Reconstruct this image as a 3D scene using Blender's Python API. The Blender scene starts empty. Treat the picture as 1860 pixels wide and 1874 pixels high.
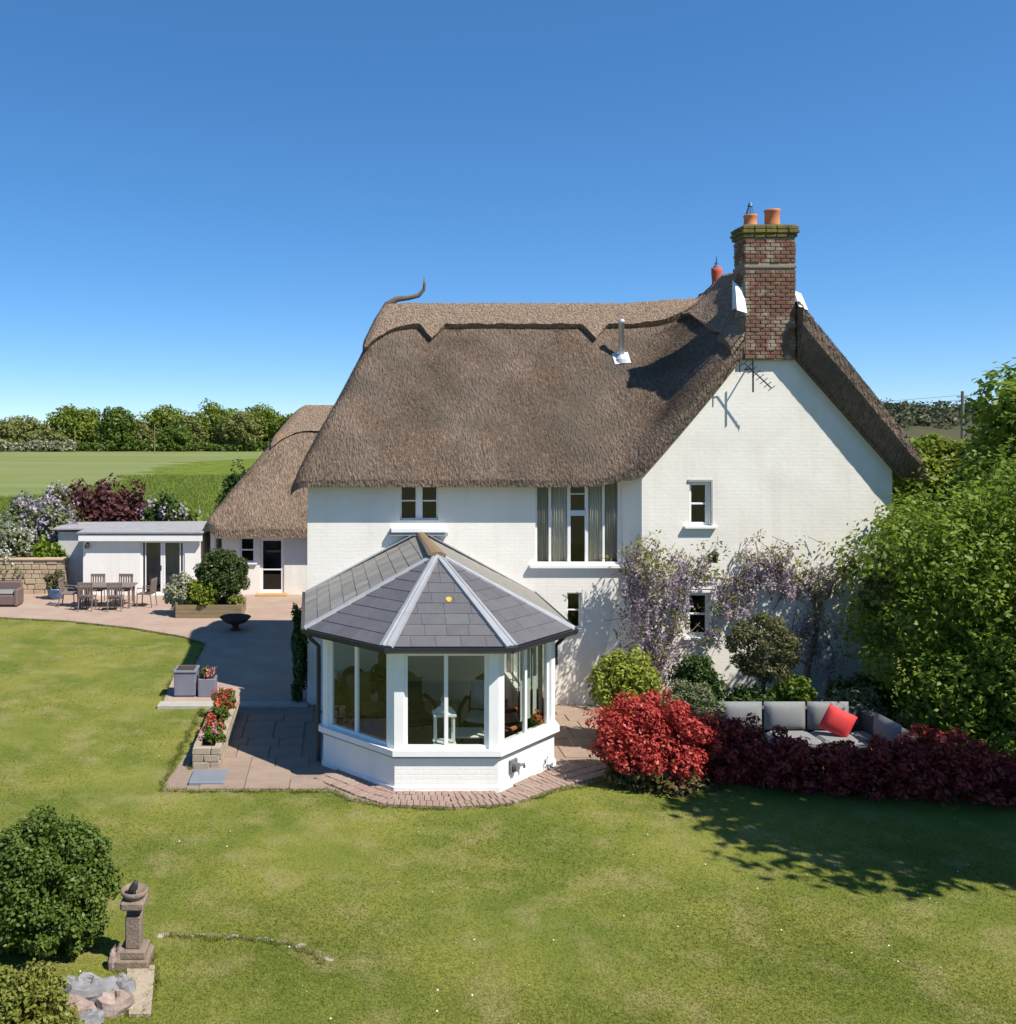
import bpy, math, random
import numpy as np
from mathutils import Matrix, Vector

# ------------------------------------------------------------------ camera, sky, sun, exposure
scene = bpy.context.scene
EYE = 5.95                      # camera height above the lawn (a low drone)
F = 1700.0 / 1860.0             # focal length in frame widths
cam_data = bpy.data.cameras.new("camera")
cam = bpy.data.objects.new("camera", cam_data)
scene.collection.objects.link(cam)
cam.location = (0, 0, EYE)
cam.rotation_euler = (math.radians(90), 0, 0)
cam_data.sensor_fit = 'HORIZONTAL'
cam_data.sensor_width = 36.0
cam_data.lens = 36.0 * F
cam_data.shift_x = (930 - 620) / 1860.0
cam_data.shift_y = -(937 - 790) / 1860.0
cam_data.clip_start = 0.1
cam_data.clip_end = 5000
scene.camera = cam

SUN_EL, SUN_AZ = math.radians(52.5), math.radians(128.3)     # azimuth from +Y towards +X
world = bpy.data.worlds.new("World")
scene.world = world
world.use_nodes = True
wn = world.node_tree
sky = wn.nodes.new("ShaderNodeTexSky")
sky.sky_type = 'NISHITA'
sky.sun_disc = False
sky.sun_elevation = SUN_EL
sky.sun_rotation = SUN_AZ
sky.altitude = 0
sky.air_density = 0.62
sky.dust_density = 0.0
sky.ozone_density = 10.0
sgam = wn.nodes.new("ShaderNodeGamma")             # softer contrast and deeper blue, as the camera recorded it
sgam.inputs[1].default_value = 0.70
shue = wn.nodes.new("ShaderNodeHueSaturation")
shue.inputs["Saturation"].default_value = 1.25
shue.inputs["Value"].default_value = 1.54
wn.links.new(sky.outputs[0], sgam.inputs[0])
wn.links.new(sgam.outputs[0], shue.inputs["Color"])
wn.links.new(shue.outputs[0], wn.nodes["Background"].inputs[0])
wn.nodes["Background"].inputs[1].default_value = 0.12

sun_data = bpy.data.lights.new("sun", 'SUN')
sun_data.energy = 5.0
sun_data.angle = math.radians(0.55)
sun_data.color = (1.0, 0.935, 0.83)
sun = bpy.data.objects.new("sun", sun_data)
scene.collection.objects.link(sun)
sdir = Vector((math.cos(SUN_EL) * math.sin(SUN_AZ), math.cos(SUN_EL) * math.cos(SUN_AZ), math.sin(SUN_EL)))
sun.rotation_euler = sdir.to_track_quat('Z', 'Y').to_euler()
sun.location = (20, -12, 30)

scene.view_settings.view_transform = 'Standard'
scene.view_settings.look = 'None'
scene.view_settings.exposure = 0.55
scene.view_settings.gamma = 1.0
scene.view_settings.use_curve_mapping = False
scene.cycles.max_bounces = 8
scene.cycles.transparent_max_bounces = 16

# ------------------------------------------------------------------ helpers
RND = random.Random(7)
NPR = np.random.default_rng(11)
COL = scene.collection
PI = math.pi


def gp(px, py, z=0.0):
    """The place on the ground (height z) that the survey mark px,py of the photograph stands for."""
    y = (EYE - z) * 1700.0 / (py - 790.0)
    return ((px - 620.0) * y / 1700.0, y)


def smin(a, b, k):
    h = np.maximum(k - np.abs(a - b), 0) / k
    return np.minimum(a, b) - h * h * k * 0.25


def smax(a, b, k):
    return -smin(-a, -b, k)


def sstep(a, b, x):
    t = np.clip((x - a) / (b - a), 0, 1)
    return t * t * (3 - 2 * t)


def fast_mesh(name, V, faces_n, loops, smooth=False):
    """V (n,3) array; faces_n vertices per face; loops flat index array."""
    V = np.asarray(V, dtype=np.float32)
    loops = np.asarray(loops, dtype=np.int32).ravel()
    faces_n = np.asarray(faces_n, dtype=np.int32)
    me = bpy.data.meshes.new(name)
    me.vertices.add(len(V))
    me.vertices.foreach_set("co", V.ravel())
    me.loops.add(len(loops))
    me.loops.foreach_set("vertex_index", loops)
    me.polygons.add(len(faces_n))
    start = np.concatenate([[0], np.cumsum(faces_n)[:-1]]).astype(np.int32)
    me.polygons.foreach_set("loop_start", start)
    if smooth:
        me.polygons.foreach_set("use_smooth", np.ones(len(faces_n), dtype=bool))
    me.update(calc_edges=True)
    return me


class MB:
    """Collects simple shapes into one mesh."""

    def __init__(s, mtx=None):
        s.v, s.f, s.mt, s.cur = [], [], [], 0
        s.M = mtx

    def add(s, vs, fs):
        o = len(s.v)
        for p in vs:
            p = Vector(p)
            s.v.append(tuple(s.M @ p) if s.M is not None else tuple(p))
        for f in fs:
            s.f.append([i + o for i in f])
            s.mt.append(s.cur)
        return s

    def box(s, x0, x1, y0, y1, z0, z1):
        return s.add([(x0, y0, z0), (x1, y0, z0), (x1, y1, z0), (x0, y1, z0),
                      (x0, y0, z1), (x1, y0, z1), (x1, y1, z1), (x0, y1, z1)],
                     [(0, 3, 2, 1), (4, 5, 6, 7), (0, 1, 5, 4), (1, 2, 6, 5), (2, 3, 7, 6), (3, 0, 4, 7)])

    def bbox(s, x0, x1, y0, y1, z0, z1, b=0.01):
        """box with chamfered top/vertical edges"""
        def ring(i, z):
            return [(x0 + i + b, y0 + i, z), (x1 - i - b, y0 + i, z), (x1 - i, y0 + i + b, z), (x1 - i, y1 - i - b, z),
                    (x1 - i - b, y1 - i, z), (x0 + i + b, y1 - i, z), (x0 + i, y1 - i - b, z), (x0 + i, y0 + i + b, z)]
        vs = ring(b, z0) + ring(0, z0 + b) + ring(0, z1 - b) + ring(b, z1)
        fs = [tuple(range(7, -1, -1)), tuple(range(24, 32))]
        for r in range(3):
            for k in range(8):
                a, c = r * 8 + k, r * 8 + (k + 1) % 8
                fs.append((a, c, c + 8, a + 8))
        return s.add(vs, fs)

    def tube(s, pts, rad, n=8, caps=True):
        pts = [Vector(p) for p in pts]
        if not isinstance(rad, (list, tuple)):
            rad = [rad] * len(pts)
        vs, fs = [], []
        up = Vector((0.13, 0.21, 1)).normalized()
        for i, p in enumerate(pts):
            d = (pts[min(i + 1, len(pts) - 1)] - pts[max(i - 1, 0)]).normalized()
            a = d.cross(up)
            if a.length < 0.05:
                a = d.cross(Vector((1, 0.1, 0)))
            a.normalize()
            b = d.cross(a).normalized()
            for k in range(n):
                t = 2 * PI * k / n
                vs.append(p + (a * math.cos(t) + b * math.sin(t)) * rad[i])
        for i in range(len(pts) - 1):
            for k in range(n):
                q, r = i * n + k, i * n + (k + 1) % n
                fs.append((q, r, r + n, q + n))
        if caps:
            fs.append(tuple(range(n - 1, -1, -1)))
            fs.append(tuple(range((len(pts) - 1) * n, len(pts) * n)))
        return s.add(vs, fs)

    def lathe(s, prof, c=(0, 0, 0), n=20, sx=1, sy=1):
        vs, fs = [], []
        for r, z in prof:
            for k in range(n):
                t = 2 * PI * k / n
                vs.append((c[0] + r * sx * math.cos(t), c[1] + r * sy * math.sin(t), c[2] + z))
        m = len(prof)
        for i in range(m - 1):
            for k in range(n):
                q, r = i * n + k, i * n + (k + 1) % n
                fs.append((q, r, r + n, q + n))
        fs.append(tuple(range(n - 1, -1, -1)))
        fs.append(tuple(range((m - 1) * n, m * n)))
        return s.add(vs, fs)

    def prism(s, poly, z0, z1):
        n = len(poly)
        vs = [(p[0], p[1], z0) for p in poly] + [(p[0], p[1], z1) for p in poly]
        fs = [tuple(range(n - 1, -1, -1)), tuple(range(n, 2 * n))]
        for k in range(n):
            fs.append((k, (k + 1) % n, (k + 1) % n + n, k + n))
        return s.add(vs, fs)

    def slab(s, pts, t):
        """a flat polygon given by 3-d points, thickened downwards along its normal"""
        pts = [Vector(p) for p in pts]
        nrm = (pts[1] - pts[0]).cross(pts[2] - pts[0]).normalized()
        n = len(pts)
        vs = pts + [p - nrm * t for p in pts]
        fs = [tuple(range(n)), tuple(range(2 * n - 1, n - 1, -1))]
        for k in range(n):
            fs.append((k, k + n, (k + 1) % n + n, (k + 1) % n))
        return s.add(vs, fs)

    def pillow(s, c, w, h, d, rot=None, n=8, p=0.55):
        """a cushion centred on c: width w (x), height h (z), depth d (y)"""
        vs, fs = [], []
        R = rot or Matrix.Identity(3)
        for side in (1, -1):
            o = len(vs)
            for i in range(n + 1):
                for j in range(n + 1):
                    u, v = -1 + 2 * i / n, -1 + 2 * j / n
                    e = max(0.0, (1 - u * u) * (1 - v * v)) ** 0.38
                    pin = 1 - 0.06 * (u * u + v * v) * (1 - max(abs(u), abs(v)) ** 4)
                    q = Vector((u * w / 2 * pin, side * e * d / 2, v * h / 2 * pin))
                    vs.append(Vector(c) + R @ q)
            for i in range(n):
                for j in range(n):
                    a = o + i * (n + 1) + j
                    q = (a, a + n + 1, a + n + 2, a + 1)
                    fs.append(q if side == 1 else q[::-1])
        return s.add(vs, fs)

    def mesh(s, name, smooth=False):
        me = bpy.data.meshes.new(name)
        me.from_pydata(s.v, [], s.f)
        if smooth:
            me.polygons.foreach_set("use_smooth", [True] * len(me.polygons))
        if any(s.mt):
            me.polygons.foreach_set("material_index", s.mt)
        me.update()
        return me


ORG = {}


def thing(name, label, cat, loc=(0, 0, 0), group=None, kind=None):
    o = bpy.data.objects.new(name, None)
    o.empty_display_size = 0.2
    COL.objects.link(o)
    o.location = loc
    o['label'] = label
    o['category'] = cat
    if group:
        o['group'] = group
    if kind:
        o['kind'] = kind
    ORG[o.name] = Vector(loc)
    return o


def root_of(o):
    while o.parent:
        o = o.parent
    return o


def part(name, src, mat, parent, smooth=False, kind=None, label=None):
    """src is an MB or a mesh in world coordinates; becomes a child of parent"""
    me = src.mesh(name, smooth) if isinstance(src, MB) else src
    if parent is not None:
        org = ORG[root_of(parent).name]
        if org.length > 0:
            me.transform(Matrix.Translation(-org))
    for m in (mat if isinstance(mat, (list, tuple)) else [mat]):
        me.materials.append(m)
    o = bpy.data.objects.new(name, me)
    COL.objects.link(o)
    o.parent = parent
    if kind:
        o['kind'] = kind
    if label:
        o['label'] = label
    return o


def piece(name, me, parent, mtx):
    """one of many alike pieces sharing mesh data; mtx in world coordinates"""
    o = bpy.data.objects.new(name, me)
    COL.objects.link(o)
    o.parent = parent
    o.matrix_local = Matrix.Translation(-ORG[root_of(parent).name]) @ mtx
    return o


def single(name, src, mat, label, cat, group=None, smooth=False, loc=(0, 0, 0)):
    me = src.mesh(name, smooth) if isinstance(src, MB) else src
    loc = Vector(loc)
    if loc.length > 0:
        me.transform(Matrix.Translation(-loc))
    for m in (mat if isinstance(mat, (list, tuple)) else [mat]):
        me.materials.append(m)
    o = bpy.data.objects.new(name, me)
    COL.objects.link(o)
    o.location = loc
    o['label'] = label
    o['category'] = cat
    if group:
        o['group'] = group
    ORG[o.name] = loc
    return o


def structure(name, src, mat, label, kind='structure', smooth=False):
    me = src.mesh(name, smooth) if isinstance(src, MB) else src
    for m in (mat if isinstance(mat, (list, tuple)) else [mat]):
        me.materials.append(m)
    o = bpy.data.objects.new(name, me)
    COL.objects.link(o)
    o['kind'] = kind
    o['label'] = label
    ORG[o.name] = Vector((0, 0, 0))
    return o


def copy_tree(o, loc, rz=None, label=None):
    c = o.copy()
    COL.objects.link(c)
    c.location = loc
    if rz is not None:
        c.rotation_euler = (0, 0, rz)
    if label:
        c['label'] = label
    for ch in list(o.children):
        d = ch.copy()
        COL.objects.link(d)
        d.parent = c
        for g in list(ch.children):
            e = g.copy()
            COL.objects.link(e)
            e.parent = d
    return c


def frame_at(p, q):
    """local frame: x runs from p to q on plan, y points inwards (left of x), z up"""
    d = Vector((q[0] - p[0], q[1] - p[1], 0))
    L = d.length
    d.normalize()
    n = Vector((-d.y, d.x, 0))
    m = Matrix(((d.x, n.x, 0, p[0]), (d.y, n.y, 0, p[1]), (0, 0, 1, 0), (0, 0, 0, 1)))
    return m, L

# ------------------------------------------------------------------ materials
def mat(name, a, b=None, scale=4.0, rough=0.8, bump=0.0, bscale=40.0, stretch=(1, 1, 1), spec=0.3, metal=0.0,
        detail=6.0, island=0.0, objrand=0.0, trans=0.0, contrast=(0.3, 0.7), world=False, c3=None, c3scale=1.0, c3fac=(0.5, 0.65),
        bdist=0.02):
    m = bpy.data.materials.new(name)
    m.use_nodes = True
    nt = m.node_tree
    N, L = nt.nodes, nt.links
    bs = N["Principled BSDF"]
    bs.inputs["Roughness"].default_value = rough
    bs.inputs["Specular IOR Level"].default_value = spec
    bs.inputs["Metallic"].default_value = metal
    b = b or a
    if world:
        co = N.new("ShaderNodeNewGeometry").outputs["Position"]
    else:
        co = N.new("ShaderNodeTexCoord").outputs["Object"]
    mp = N.new("ShaderNodeMapping")
    mp.inputs["Scale"].default_value = stretch
    L.new(co, mp.inputs[0])
    nz = N.new("ShaderNodeTexNoise")
    nz.inputs["Scale"].default_value = scale
    nz.inputs["Detail"].default_value = detail
    nz.inputs["Roughness"].default_value = 0.65
    L.new(mp.outputs[0], nz.inputs[0])
    mr = N.new("ShaderNodeMapRange")
    mr.inputs[1].default_value, mr.inputs[2].default_value = contrast
    L.new(nz.outputs[0], mr.inputs[0])
    fac = mr.outputs[0]
    for amt, src in ((island, "isl"), (objrand, "obj")):
        if amt > 0:
            r = (N.new("ShaderNodeNewGeometry").outputs["Random Per Island"] if src == "isl"
                 else N.new("ShaderNodeObjectInfo").outputs["Random"])
            mx = N.new("ShaderNodeMix")
            mx.inputs[0].default_value = amt
            L.new(fac, mx.inputs[2])
            L.new(r, mx.inputs[3])
            fac = mx.outputs[0]
    cm = N.new("ShaderNodeMix")
    cm.data_type = 'RGBA'
    cm.inputs[6].default_value = (*a, 1)
    cm.inputs[7].default_value = (*b, 1)
    L.new(fac, cm.inputs[0])
    col = cm.outputs[2]
    if c3:
        n3 = N.new("ShaderNodeTexNoise")
        n3.inputs["Scale"].default_value = c3scale
        n3.inputs["Detail"].default_value = 5
        L.new(co, n3.inputs[0])
        m3 = N.new("ShaderNodeMapRange")
        m3.inputs[1].default_value, m3.inputs[2].default_value = c3fac
        L.new(n3.outputs[0], m3.inputs[0])
        x3 = N.new("ShaderNodeMix")
        x3.data_type = 'RGBA'
        L.new(m3.outputs[0], x3.inputs[0])
        L.new(col, x3.inputs[6])
        x3.inputs[7].default_value = (*c3, 1)
        col = x3.outputs[2]
    L.new(col, bs.inputs["Base Color"])
    if bump > 0:
        nb = N.new("ShaderNodeTexNoise")
        nb.inputs["Scale"].default_value = bscale
        nb.inputs["Detail"].default_value = 4
        L.new(mp.outputs[0], nb.inputs[0])
        bp = N.new("ShaderNodeBump")
        bp.inputs["Strength"].default_value = bump
        bp.inputs["Distance"].default_value = bdist
        L.new(nb.outputs[0], bp.inputs["Height"])
        L.new(bp.outputs[0], bs.inputs["Normal"])
    if trans > 0:
        tr = N.new("ShaderNodeBsdfTranslucent")
        L.new(col, tr.inputs[0])
        ms = N.new("ShaderNodeMixShader")
        ms.inputs[0].default_value = trans
        L.new(bs.outputs[0], ms.inputs[1])
        L.new(tr.outputs[0], ms.inputs[2])
        L.new(ms.outputs[0], N["Material Output"].inputs[0])
    return m


def leafmat(name, a, b, rough=0.5, trans=0.3, spec=0.35):
    return mat(name, a, b, scale=1.2, rough=rough, trans=trans, island=0.7, spec=spec, contrast=(0.35, 0.65))


def glassmat(name, tint=(0.8, 0.86, 0.84), refl=1.45, rough=0.0, gain=0.9):
    m = bpy.data.materials.new(name)
    m.use_nodes = True
    N, L = m.node_tree.nodes, m.node_tree.links
    N.remove(N["Principled BSDF"])
    t = N.new("ShaderNodeBsdfTransparent")
    t.inputs[0].default_value = (*tint, 1)
    g = N.new("ShaderNodeBsdfGlossy")
    g.inputs["Roughness"].default_value = rough
    ge = N.new("ShaderNodeNewGeometry")
    dt = N.new("ShaderNodeVectorMath")
    dt.operation = 'DOT_PRODUCT'
    L.new(ge.outputs["Incoming"], dt.inputs[0])
    L.new(ge.outputs["Normal"], dt.inputs[1])
    ab = N.new("ShaderNodeMath")
    ab.operation = 'ABSOLUTE'
    L.new(dt.outputs["Value"], ab.inputs[0])
    om = N.new("ShaderNodeMath")
    om.operation = 'SUBTRACT'
    om.inputs[0].default_value = 1.0
    L.new(ab.outputs[0], om.inputs[1])
    pw = N.new("ShaderNodeMath")
    pw.operation = 'POWER'
    pw.inputs[1].default_value = 5.0
    L.new(om.outputs[0], pw.inputs[0])
    mu = N.new("ShaderNodeMath")               # Schlick reflectance, the same from both sides of the pane
    mu.operation = 'MULTIPLY_ADD'
    mu.inputs[1].default_value = 0.9 * gain
    mu.inputs[2].default_value = 0.045 * gain
    mu.use_clamp = True
    L.new(pw.outputs[0], mu.inputs[0])
    x = N.new("ShaderNodeMixShader")
    L.new(mu.outputs[0], x.inputs[0])
    L.new(t.outputs[0], x.inputs[1])
    L.new(g.outputs[0], x.inputs[2])
    L.new(x.outputs[0], N["Material Output"].inputs[0])
    return m


def lawnmat(name):
    m = mat(name, (0.113, 0.142, 0.024), (0.194, 0.197, 0.042), scale=0.55, rough=0.95, spec=0.1, bump=0.6, bscale=30, world=True,
            c3=(0.25, 0.225, 0.09), c3scale=1.5, c3fac=(0.5, 0.8), contrast=(0.38, 0.62))
    return m


R_WALL = mat("white_render", (0.80, 0.775, 0.72), (0.74, 0.705, 0.64), scale=1.1, rough=0.9, bump=0.25, bscale=9, spec=0.15, bdist=0.012,
             c3=(0.66, 0.63, 0.58), c3scale=0.9, c3fac=(0.5, 0.85))
R_WALL2 = mat("white_painted_block", (0.84, 0.82, 0.78), (0.78, 0.755, 0.71), scale=1.4, rough=0.85, bdist=.01, bump=0.2, bscale=16, spec=0.2)


def add_coursing(m, strength, bw=0.24, bh=0.078):
    """faint relief of painted-over courses and soft weather streaks"""
    nt = m.node_tree
    N, L = nt.nodes, nt.links
    bs = N["Principled BSDF"]
    ps = N.new("ShaderNodeNewGeometry").outputs["Position"]
    sp = N.new("ShaderNodeSeparateXYZ")
    L.new(ps, sp.inputs[0])
    ad = N.new("ShaderNodeMath")
    L.new(sp.outputs[0], ad.inputs[0])
    L.new(sp.outputs[1], ad.inputs[1])
    cb = N.new("ShaderNodeCombineXYZ")
    L.new(ad.outputs[0], cb.inputs[0])
    L.new(sp.outputs[2], cb.inputs[1])
    nz = N.new("ShaderNodeTexNoise")
    nz.inputs["Scale"].default_value = 3.0
    L.new(ps, nz.inputs[0])
    wob = N.new("ShaderNodeVectorMath")
    wob.operation = 'MULTIPLY_ADD'
    L.new(nz.outputs["Color"], wob.inputs[0])
    wob.inputs[1].default_value = (.02, .03, 0)
    L.new(cb.outputs[0], wob.inputs[2])
    br = N.new("ShaderNodeTexBrick")
    br.inputs["Scale"].default_value = 1.0
    br.inputs["Brick Width"].default_value = bw
    br.inputs["Row Height"].default_value = bh
    br.inputs["Mortar Size"].default_value = 0.009
    br.inputs["Mortar Smooth"].default_value = 1.0
    L.new(wob.outputs[0], br.inputs["Vector"])
    old = bs.inputs["Normal"].links[0].from_node
    b2 = N.new("ShaderNodeBump")
    b2.invert = True
    b2.inputs["Strength"].default_value = strength
    b2.inputs["Distance"].default_value = 0.006
    L.new(br.outputs["Fac"], b2.inputs["Height"])
    L.new(old.outputs[0], b2.inputs["Normal"])
    L.new(b2.outputs[0], bs.inputs["Normal"])
    # streaks of weathering running down the wall
    mp = N.new("ShaderNodeMapping")
    mp.inputs["Scale"].default_value = (2.6, 2.6, 0.22)
    L.new(ps, mp.inputs[0])
    st = N.new("ShaderNodeTexNoise")
    st.inputs["Scale"].default_value = 2.0
    st.inputs["Detail"].default_value = 7
    L.new(mp.outputs[0], st.inputs[0])
    mr = N.new("ShaderNodeMapRange")
    mr.inputs[1].default_value, mr.inputs[2].default_value = 0.52, 0.8
    mr.inputs[4].default_value = 0.22
    L.new(st.outputs[0], mr.inputs[0])
    mx = N.new("ShaderNodeMix")
    mx.data_type = 'RGBA'
    L.new(mr.outputs[0], mx.inputs[0])
    L.new(bs.inputs["Base Color"].links[0].from_socket, mx.inputs[6])
    mx.inputs[7].default_value = (0.50, 0.46, 0.40, 1)
    L.new(mx.outputs[2], bs.inputs["Base Color"])


add_coursing(R_WALL, 0.2)
add_coursing(R_WALL2, 0.35)
R_INNER = mat("inner_plaster", (0.5, 0.47, 0.42), (0.44, 0.41, 0.36), rough=0.95)
WPAINT = mat("white_paint", (0.82, 0.82, 0.81), (0.76, 0.76, 0.75), scale=3, rough=0.4, spec=0.4)
WPAINT_B = mat("blue_white_paint", (0.62, 0.67, 0.72), (0.56, 0.62, 0.68), scale=3, rough=0.45)
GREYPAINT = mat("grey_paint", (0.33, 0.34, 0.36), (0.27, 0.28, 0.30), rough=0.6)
THATCH = mat("weathered_thatch", (0.27, 0.203, 0.157), (0.096, 0.072, 0.057), scale=19, rough=1.0, bump=1.0, bscale=22, spec=0.05, bdist=0.12,
             stretch=(1.0, 0.42, 0.42), detail=8, contrast=(0.3, 0.72), c3=(0.12, 0.098, 0.078), c3scale=0.9, c3fac=(0.40, 0.64))
THATCH_R = mat("ridge_thatch", (0.40, 0.30, 0.225), (0.13, 0.092, 0.066), scale=16, rough=1.0, bump=1.0, bscale=22, spec=0.05, bdist=0.1, detail=8,
               c3=(0.42, 0.25, 0.12), c3scale=1.1, c3fac=(0.66, 0.8))
THATCH_L = mat("light_thatch", (0.34, 0.25, 0.185), (0.13, 0.096, 0.07), scale=12, rough=1.0, bump=1.0, bscale=20, spec=0.05, bdist=0.12,
               stretch=(1, 0.4, 0.4), detail=8)
STRAW = mat("straw_ends", (0.255, 0.18, 0.128), (0.085, 0.06, 0.044), island=0.75, c3=(0.135, 0.102, 0.075), c3scale=0.9, c3fac=(0.44, 0.7), rough=1.0, spec=0.05)
BRICK = mat("old_chimney_brick", (0.165, 0.06, 0.042), (0.17, 0.125, 0.09), scale=7, rough=0.95, bump=0.5, bscale=60, objrand=0.6, spec=0.1, world=True, c3=(0.33, 0.28, 0.22), c3scale=3.2, c3fac=(0.5, 0.66))
BRICK_D = mat("mossy_brick", (0.15, 0.125, 0.06), (0.085, 0.075, 0.04), scale=8, rough=1, bump=0.6, bscale=50, objrand=0.5, spec=0.1, world=True, c3=(0.17, 0.15, 0.045), c3scale=4, c3fac=(0.45, 0.6))
MORTAR = mat("lime_mortar", (0.27, 0.225, 0.175), (0.19, 0.16, 0.125), scale=12, rough=1, bump=0.4, bscale=50)
TERRA = mat("terracotta", (0.56, 0.22, 0.10), (0.46, 0.17, 0.08), scale=6, rough=0.85)
TERRA_R = mat("red_terracotta", (0.5, 0.10, 0.06), (0.4, 0.08, 0.05), scale=6, rough=0.85)
LEAD = mat("lead_sheet", (0.62, 0.65, 0.69), (0.50, 0.53, 0.57), scale=5, rough=0.45, metal=0.15)
LEADCAP = mat("pale_ridge_metal", (0.34, 0.35, 0.37), (0.27, 0.28, 0.30), scale=5, rough=0.5, metal=0.1)
SLATE = mat("dark_slate", (0.125, 0.122, 0.132), (0.085, 0.083, 0.092), scale=6, rough=0.55, bump=0.25, bscale=60, objrand=0.5, spec=0.35)
SLATE_W = mat("weathered_slate", (0.30, 0.285, 0.255), (0.17, 0.16, 0.145), scale=5, rough=0.8, bump=0.4, bscale=40, objrand=0.6)
MOSSRIDGE = mat("mossy_ridge_tile", (0.27, 0.195, 0.12), (0.16, 0.115, 0.07), scale=14, rough=1, bump=0.6, bscale=40)
BLACKP = mat("black_plastic", (0.018, 0.02, 0.025), (0.025, 0.027, 0.032), rough=0.35, spec=0.5)
STEEL = mat("bright_steel", (0.72, 0.73, 0.75), (0.62, 0.63, 0.65), rough=0.35, metal=0.6)
IRON = mat("dark_iron", (0.03, 0.03, 0.035), (0.05, 0.048, 0.05), rough=0.6, spec=0.4)
RUST = mat("rusty_iron", (0.05, 0.03, 0.03), (0.085, 0.045, 0.035), scale=8, rough=0.8)
BLUECOWL = mat("blue_grey_cowl", (0.13, 0.2, 0.32), (0.09, 0.14, 0.24), rough=0.5, metal=0.3)
GLASS = glassmat("window_glass", (0.90, 0.91, 0.91), gain=.75)
GLASS_C = glassmat("conservatory_glass", (0.88, 0.91, 0.88), gain=.9)
DRAPE = mat("grey_green_drape", (0.70, 0.67, 0.60), (0.55, 0.53, 0.47), scale=14, rough=0.95, stretch=(1, 1, 0.05))
DRAPE_D = mat("dark_drape", (0.40, 0.385, 0.35), (0.28, 0.27, 0.25), scale=14, rough=0.95, stretch=(1, 1, 0.05))
BLIND = mat("white_blind", (0.66, 0.66, 0.62), (0.58, 0.58, 0.54), rough=0.9, trans=0.25)
FLOORIN = mat("indoor_floor", (0.13, 0.10, 0.065), (0.09, 0.07, 0.045), scale=6, rough=0.6)
PAVE = mat("pink_paving", (0.39, 0.275, 0.215), (0.31, 0.225, 0.18), scale=1.6, rough=0.95, bump=0.4, bscale=30, world=True,
           c3=(0.36, 0.30, 0.23), c3scale=1.1, c3fac=(0.48, 0.7))
SLABM = mat("paving_slab", (0.325, 0.24, 0.185), (0.235, 0.175, 0.135), scale=3, rough=0.95, bump=0.4, bscale=30, objrand=0.3)
EDGEB = mat("edging_brick", (0.27, 0.175, 0.145), (0.31, 0.245, 0.20), scale=5, rough=0.95, bump=0.4, bscale=40, objrand=0.7)
JOINT = mat("patio_joint", (0.29, 0.22, 0.17), (0.22, 0.165, 0.13), scale=8, rough=1, bump=0.4, bscale=60, world=True)
COPING = mat("stone_coping", (0.42, 0.39, 0.345), (0.32, 0.30, 0.265), scale=4, rough=0.95, bump=0.4, bscale=25)
SANDST = mat("sandstone", (0.50, 0.39, 0.26), (0.37, 0.285, 0.19), scale=3, rough=0.95, bump=0.5, bscale=25, objrand=0.6)
WALLSTONE = mat("cream_stone", (0.42, 0.345, 0.255), (0.30, 0.245, 0.185), scale=4, rough=0.95, bump=0.5, bscale=25, objrand=0.6)
ROCK = mat("grey_rock", (0.30, 0.295, 0.295), (0.15, 0.147, 0.155), scale=5, rough=0.9, bump=0.7, bscale=15, objrand=0.3)
ROCKP = mat("pink_rock", (0.38, 0.29, 0.25), (0.18, 0.125, 0.105), scale=5, rough=0.9, bump=0.7, bscale=15)
CASTSTONE = mat("weathered_cast_stone", (0.27, 0.205, 0.155), (0.15, 0.115, 0.088), scale=9, rough=0.95, bump=0.5, bscale=35)
SLATEPAINT = mat("blue_grey_slab", (0.20, 0.22, 0.255), (0.165, 0.185, 0.215), scale=4, rough=0.55)
GREYBOX = mat("grey_planter", (0.20, 0.20, 0.25), (0.16, 0.165, 0.21), scale=4, rough=0.6)
TIMBER = mat("weathered_timber", (0.27, 0.205, 0.12), (0.17, 0.13, 0.075), scale=7, rough=0.9, stretch=(0.3, 3, 3), bump=0.3)
TIMBER_G = mat("grey_brown_timber", (0.22, 0.175, 0.155), (0.14, 0.11, 0.10), scale=7, rough=0.85, stretch=(0.5, 3, 3))
POLE = mat("pole_timber", (0.20, 0.17, 0.15), (0.14, 0.12, 0.11), scale=7, rough=0.9)
WICKER = mat("dark_wicker", (0.055, 0.04, 0.03), (0.03, 0.022, 0.017), scale=60, rough=0.7, bump=0.8, bscale=90)
WICKER_P = mat("faded_wicker", (0.22, 0.15, 0.14), (0.13, 0.09, 0.085), scale=50, rough=0.8, bump=0.8, bscale=90)
ORANGEWOOD = mat("orange_wood", (0.42, 0.17, 0.055), (0.30, 0.11, 0.035), scale=5, rough=0.5)
CUSHG = mat("grey_cushion", (0.235, 0.24, 0.24), (0.19, 0.195, 0.195), scale=30, rough=0.95, bump=0.2, bscale=120)
CUSHD = mat("dark_grey_weave", (0.12, 0.12, 0.125), (0.075, 0.075, 0.08), scale=40, rough=0.9, bump=0.7, bscale=80)
REDC = mat("red_cushion", (0.80, 0.085, 0.06), (0.74, 0.04, 0.07), scale=3, rough=0.9)
WCUSH = mat("cream_cushion", (0.62, 0.60, 0.54), (0.55, 0.53, 0.48), scale=8, rough=0.95)
BLUEGLAZE = mat("blue_glazed", (0.10, 0.22, 0.42), (0.07, 0.16, 0.32), scale=5, rough=0.25, spec=0.6)
FELT = mat("grey_roof_felt", (0.33, 0.325, 0.335), (0.26, 0.255, 0.265), scale=3, rough=0.9, bump=0.3, bscale=60)
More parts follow.
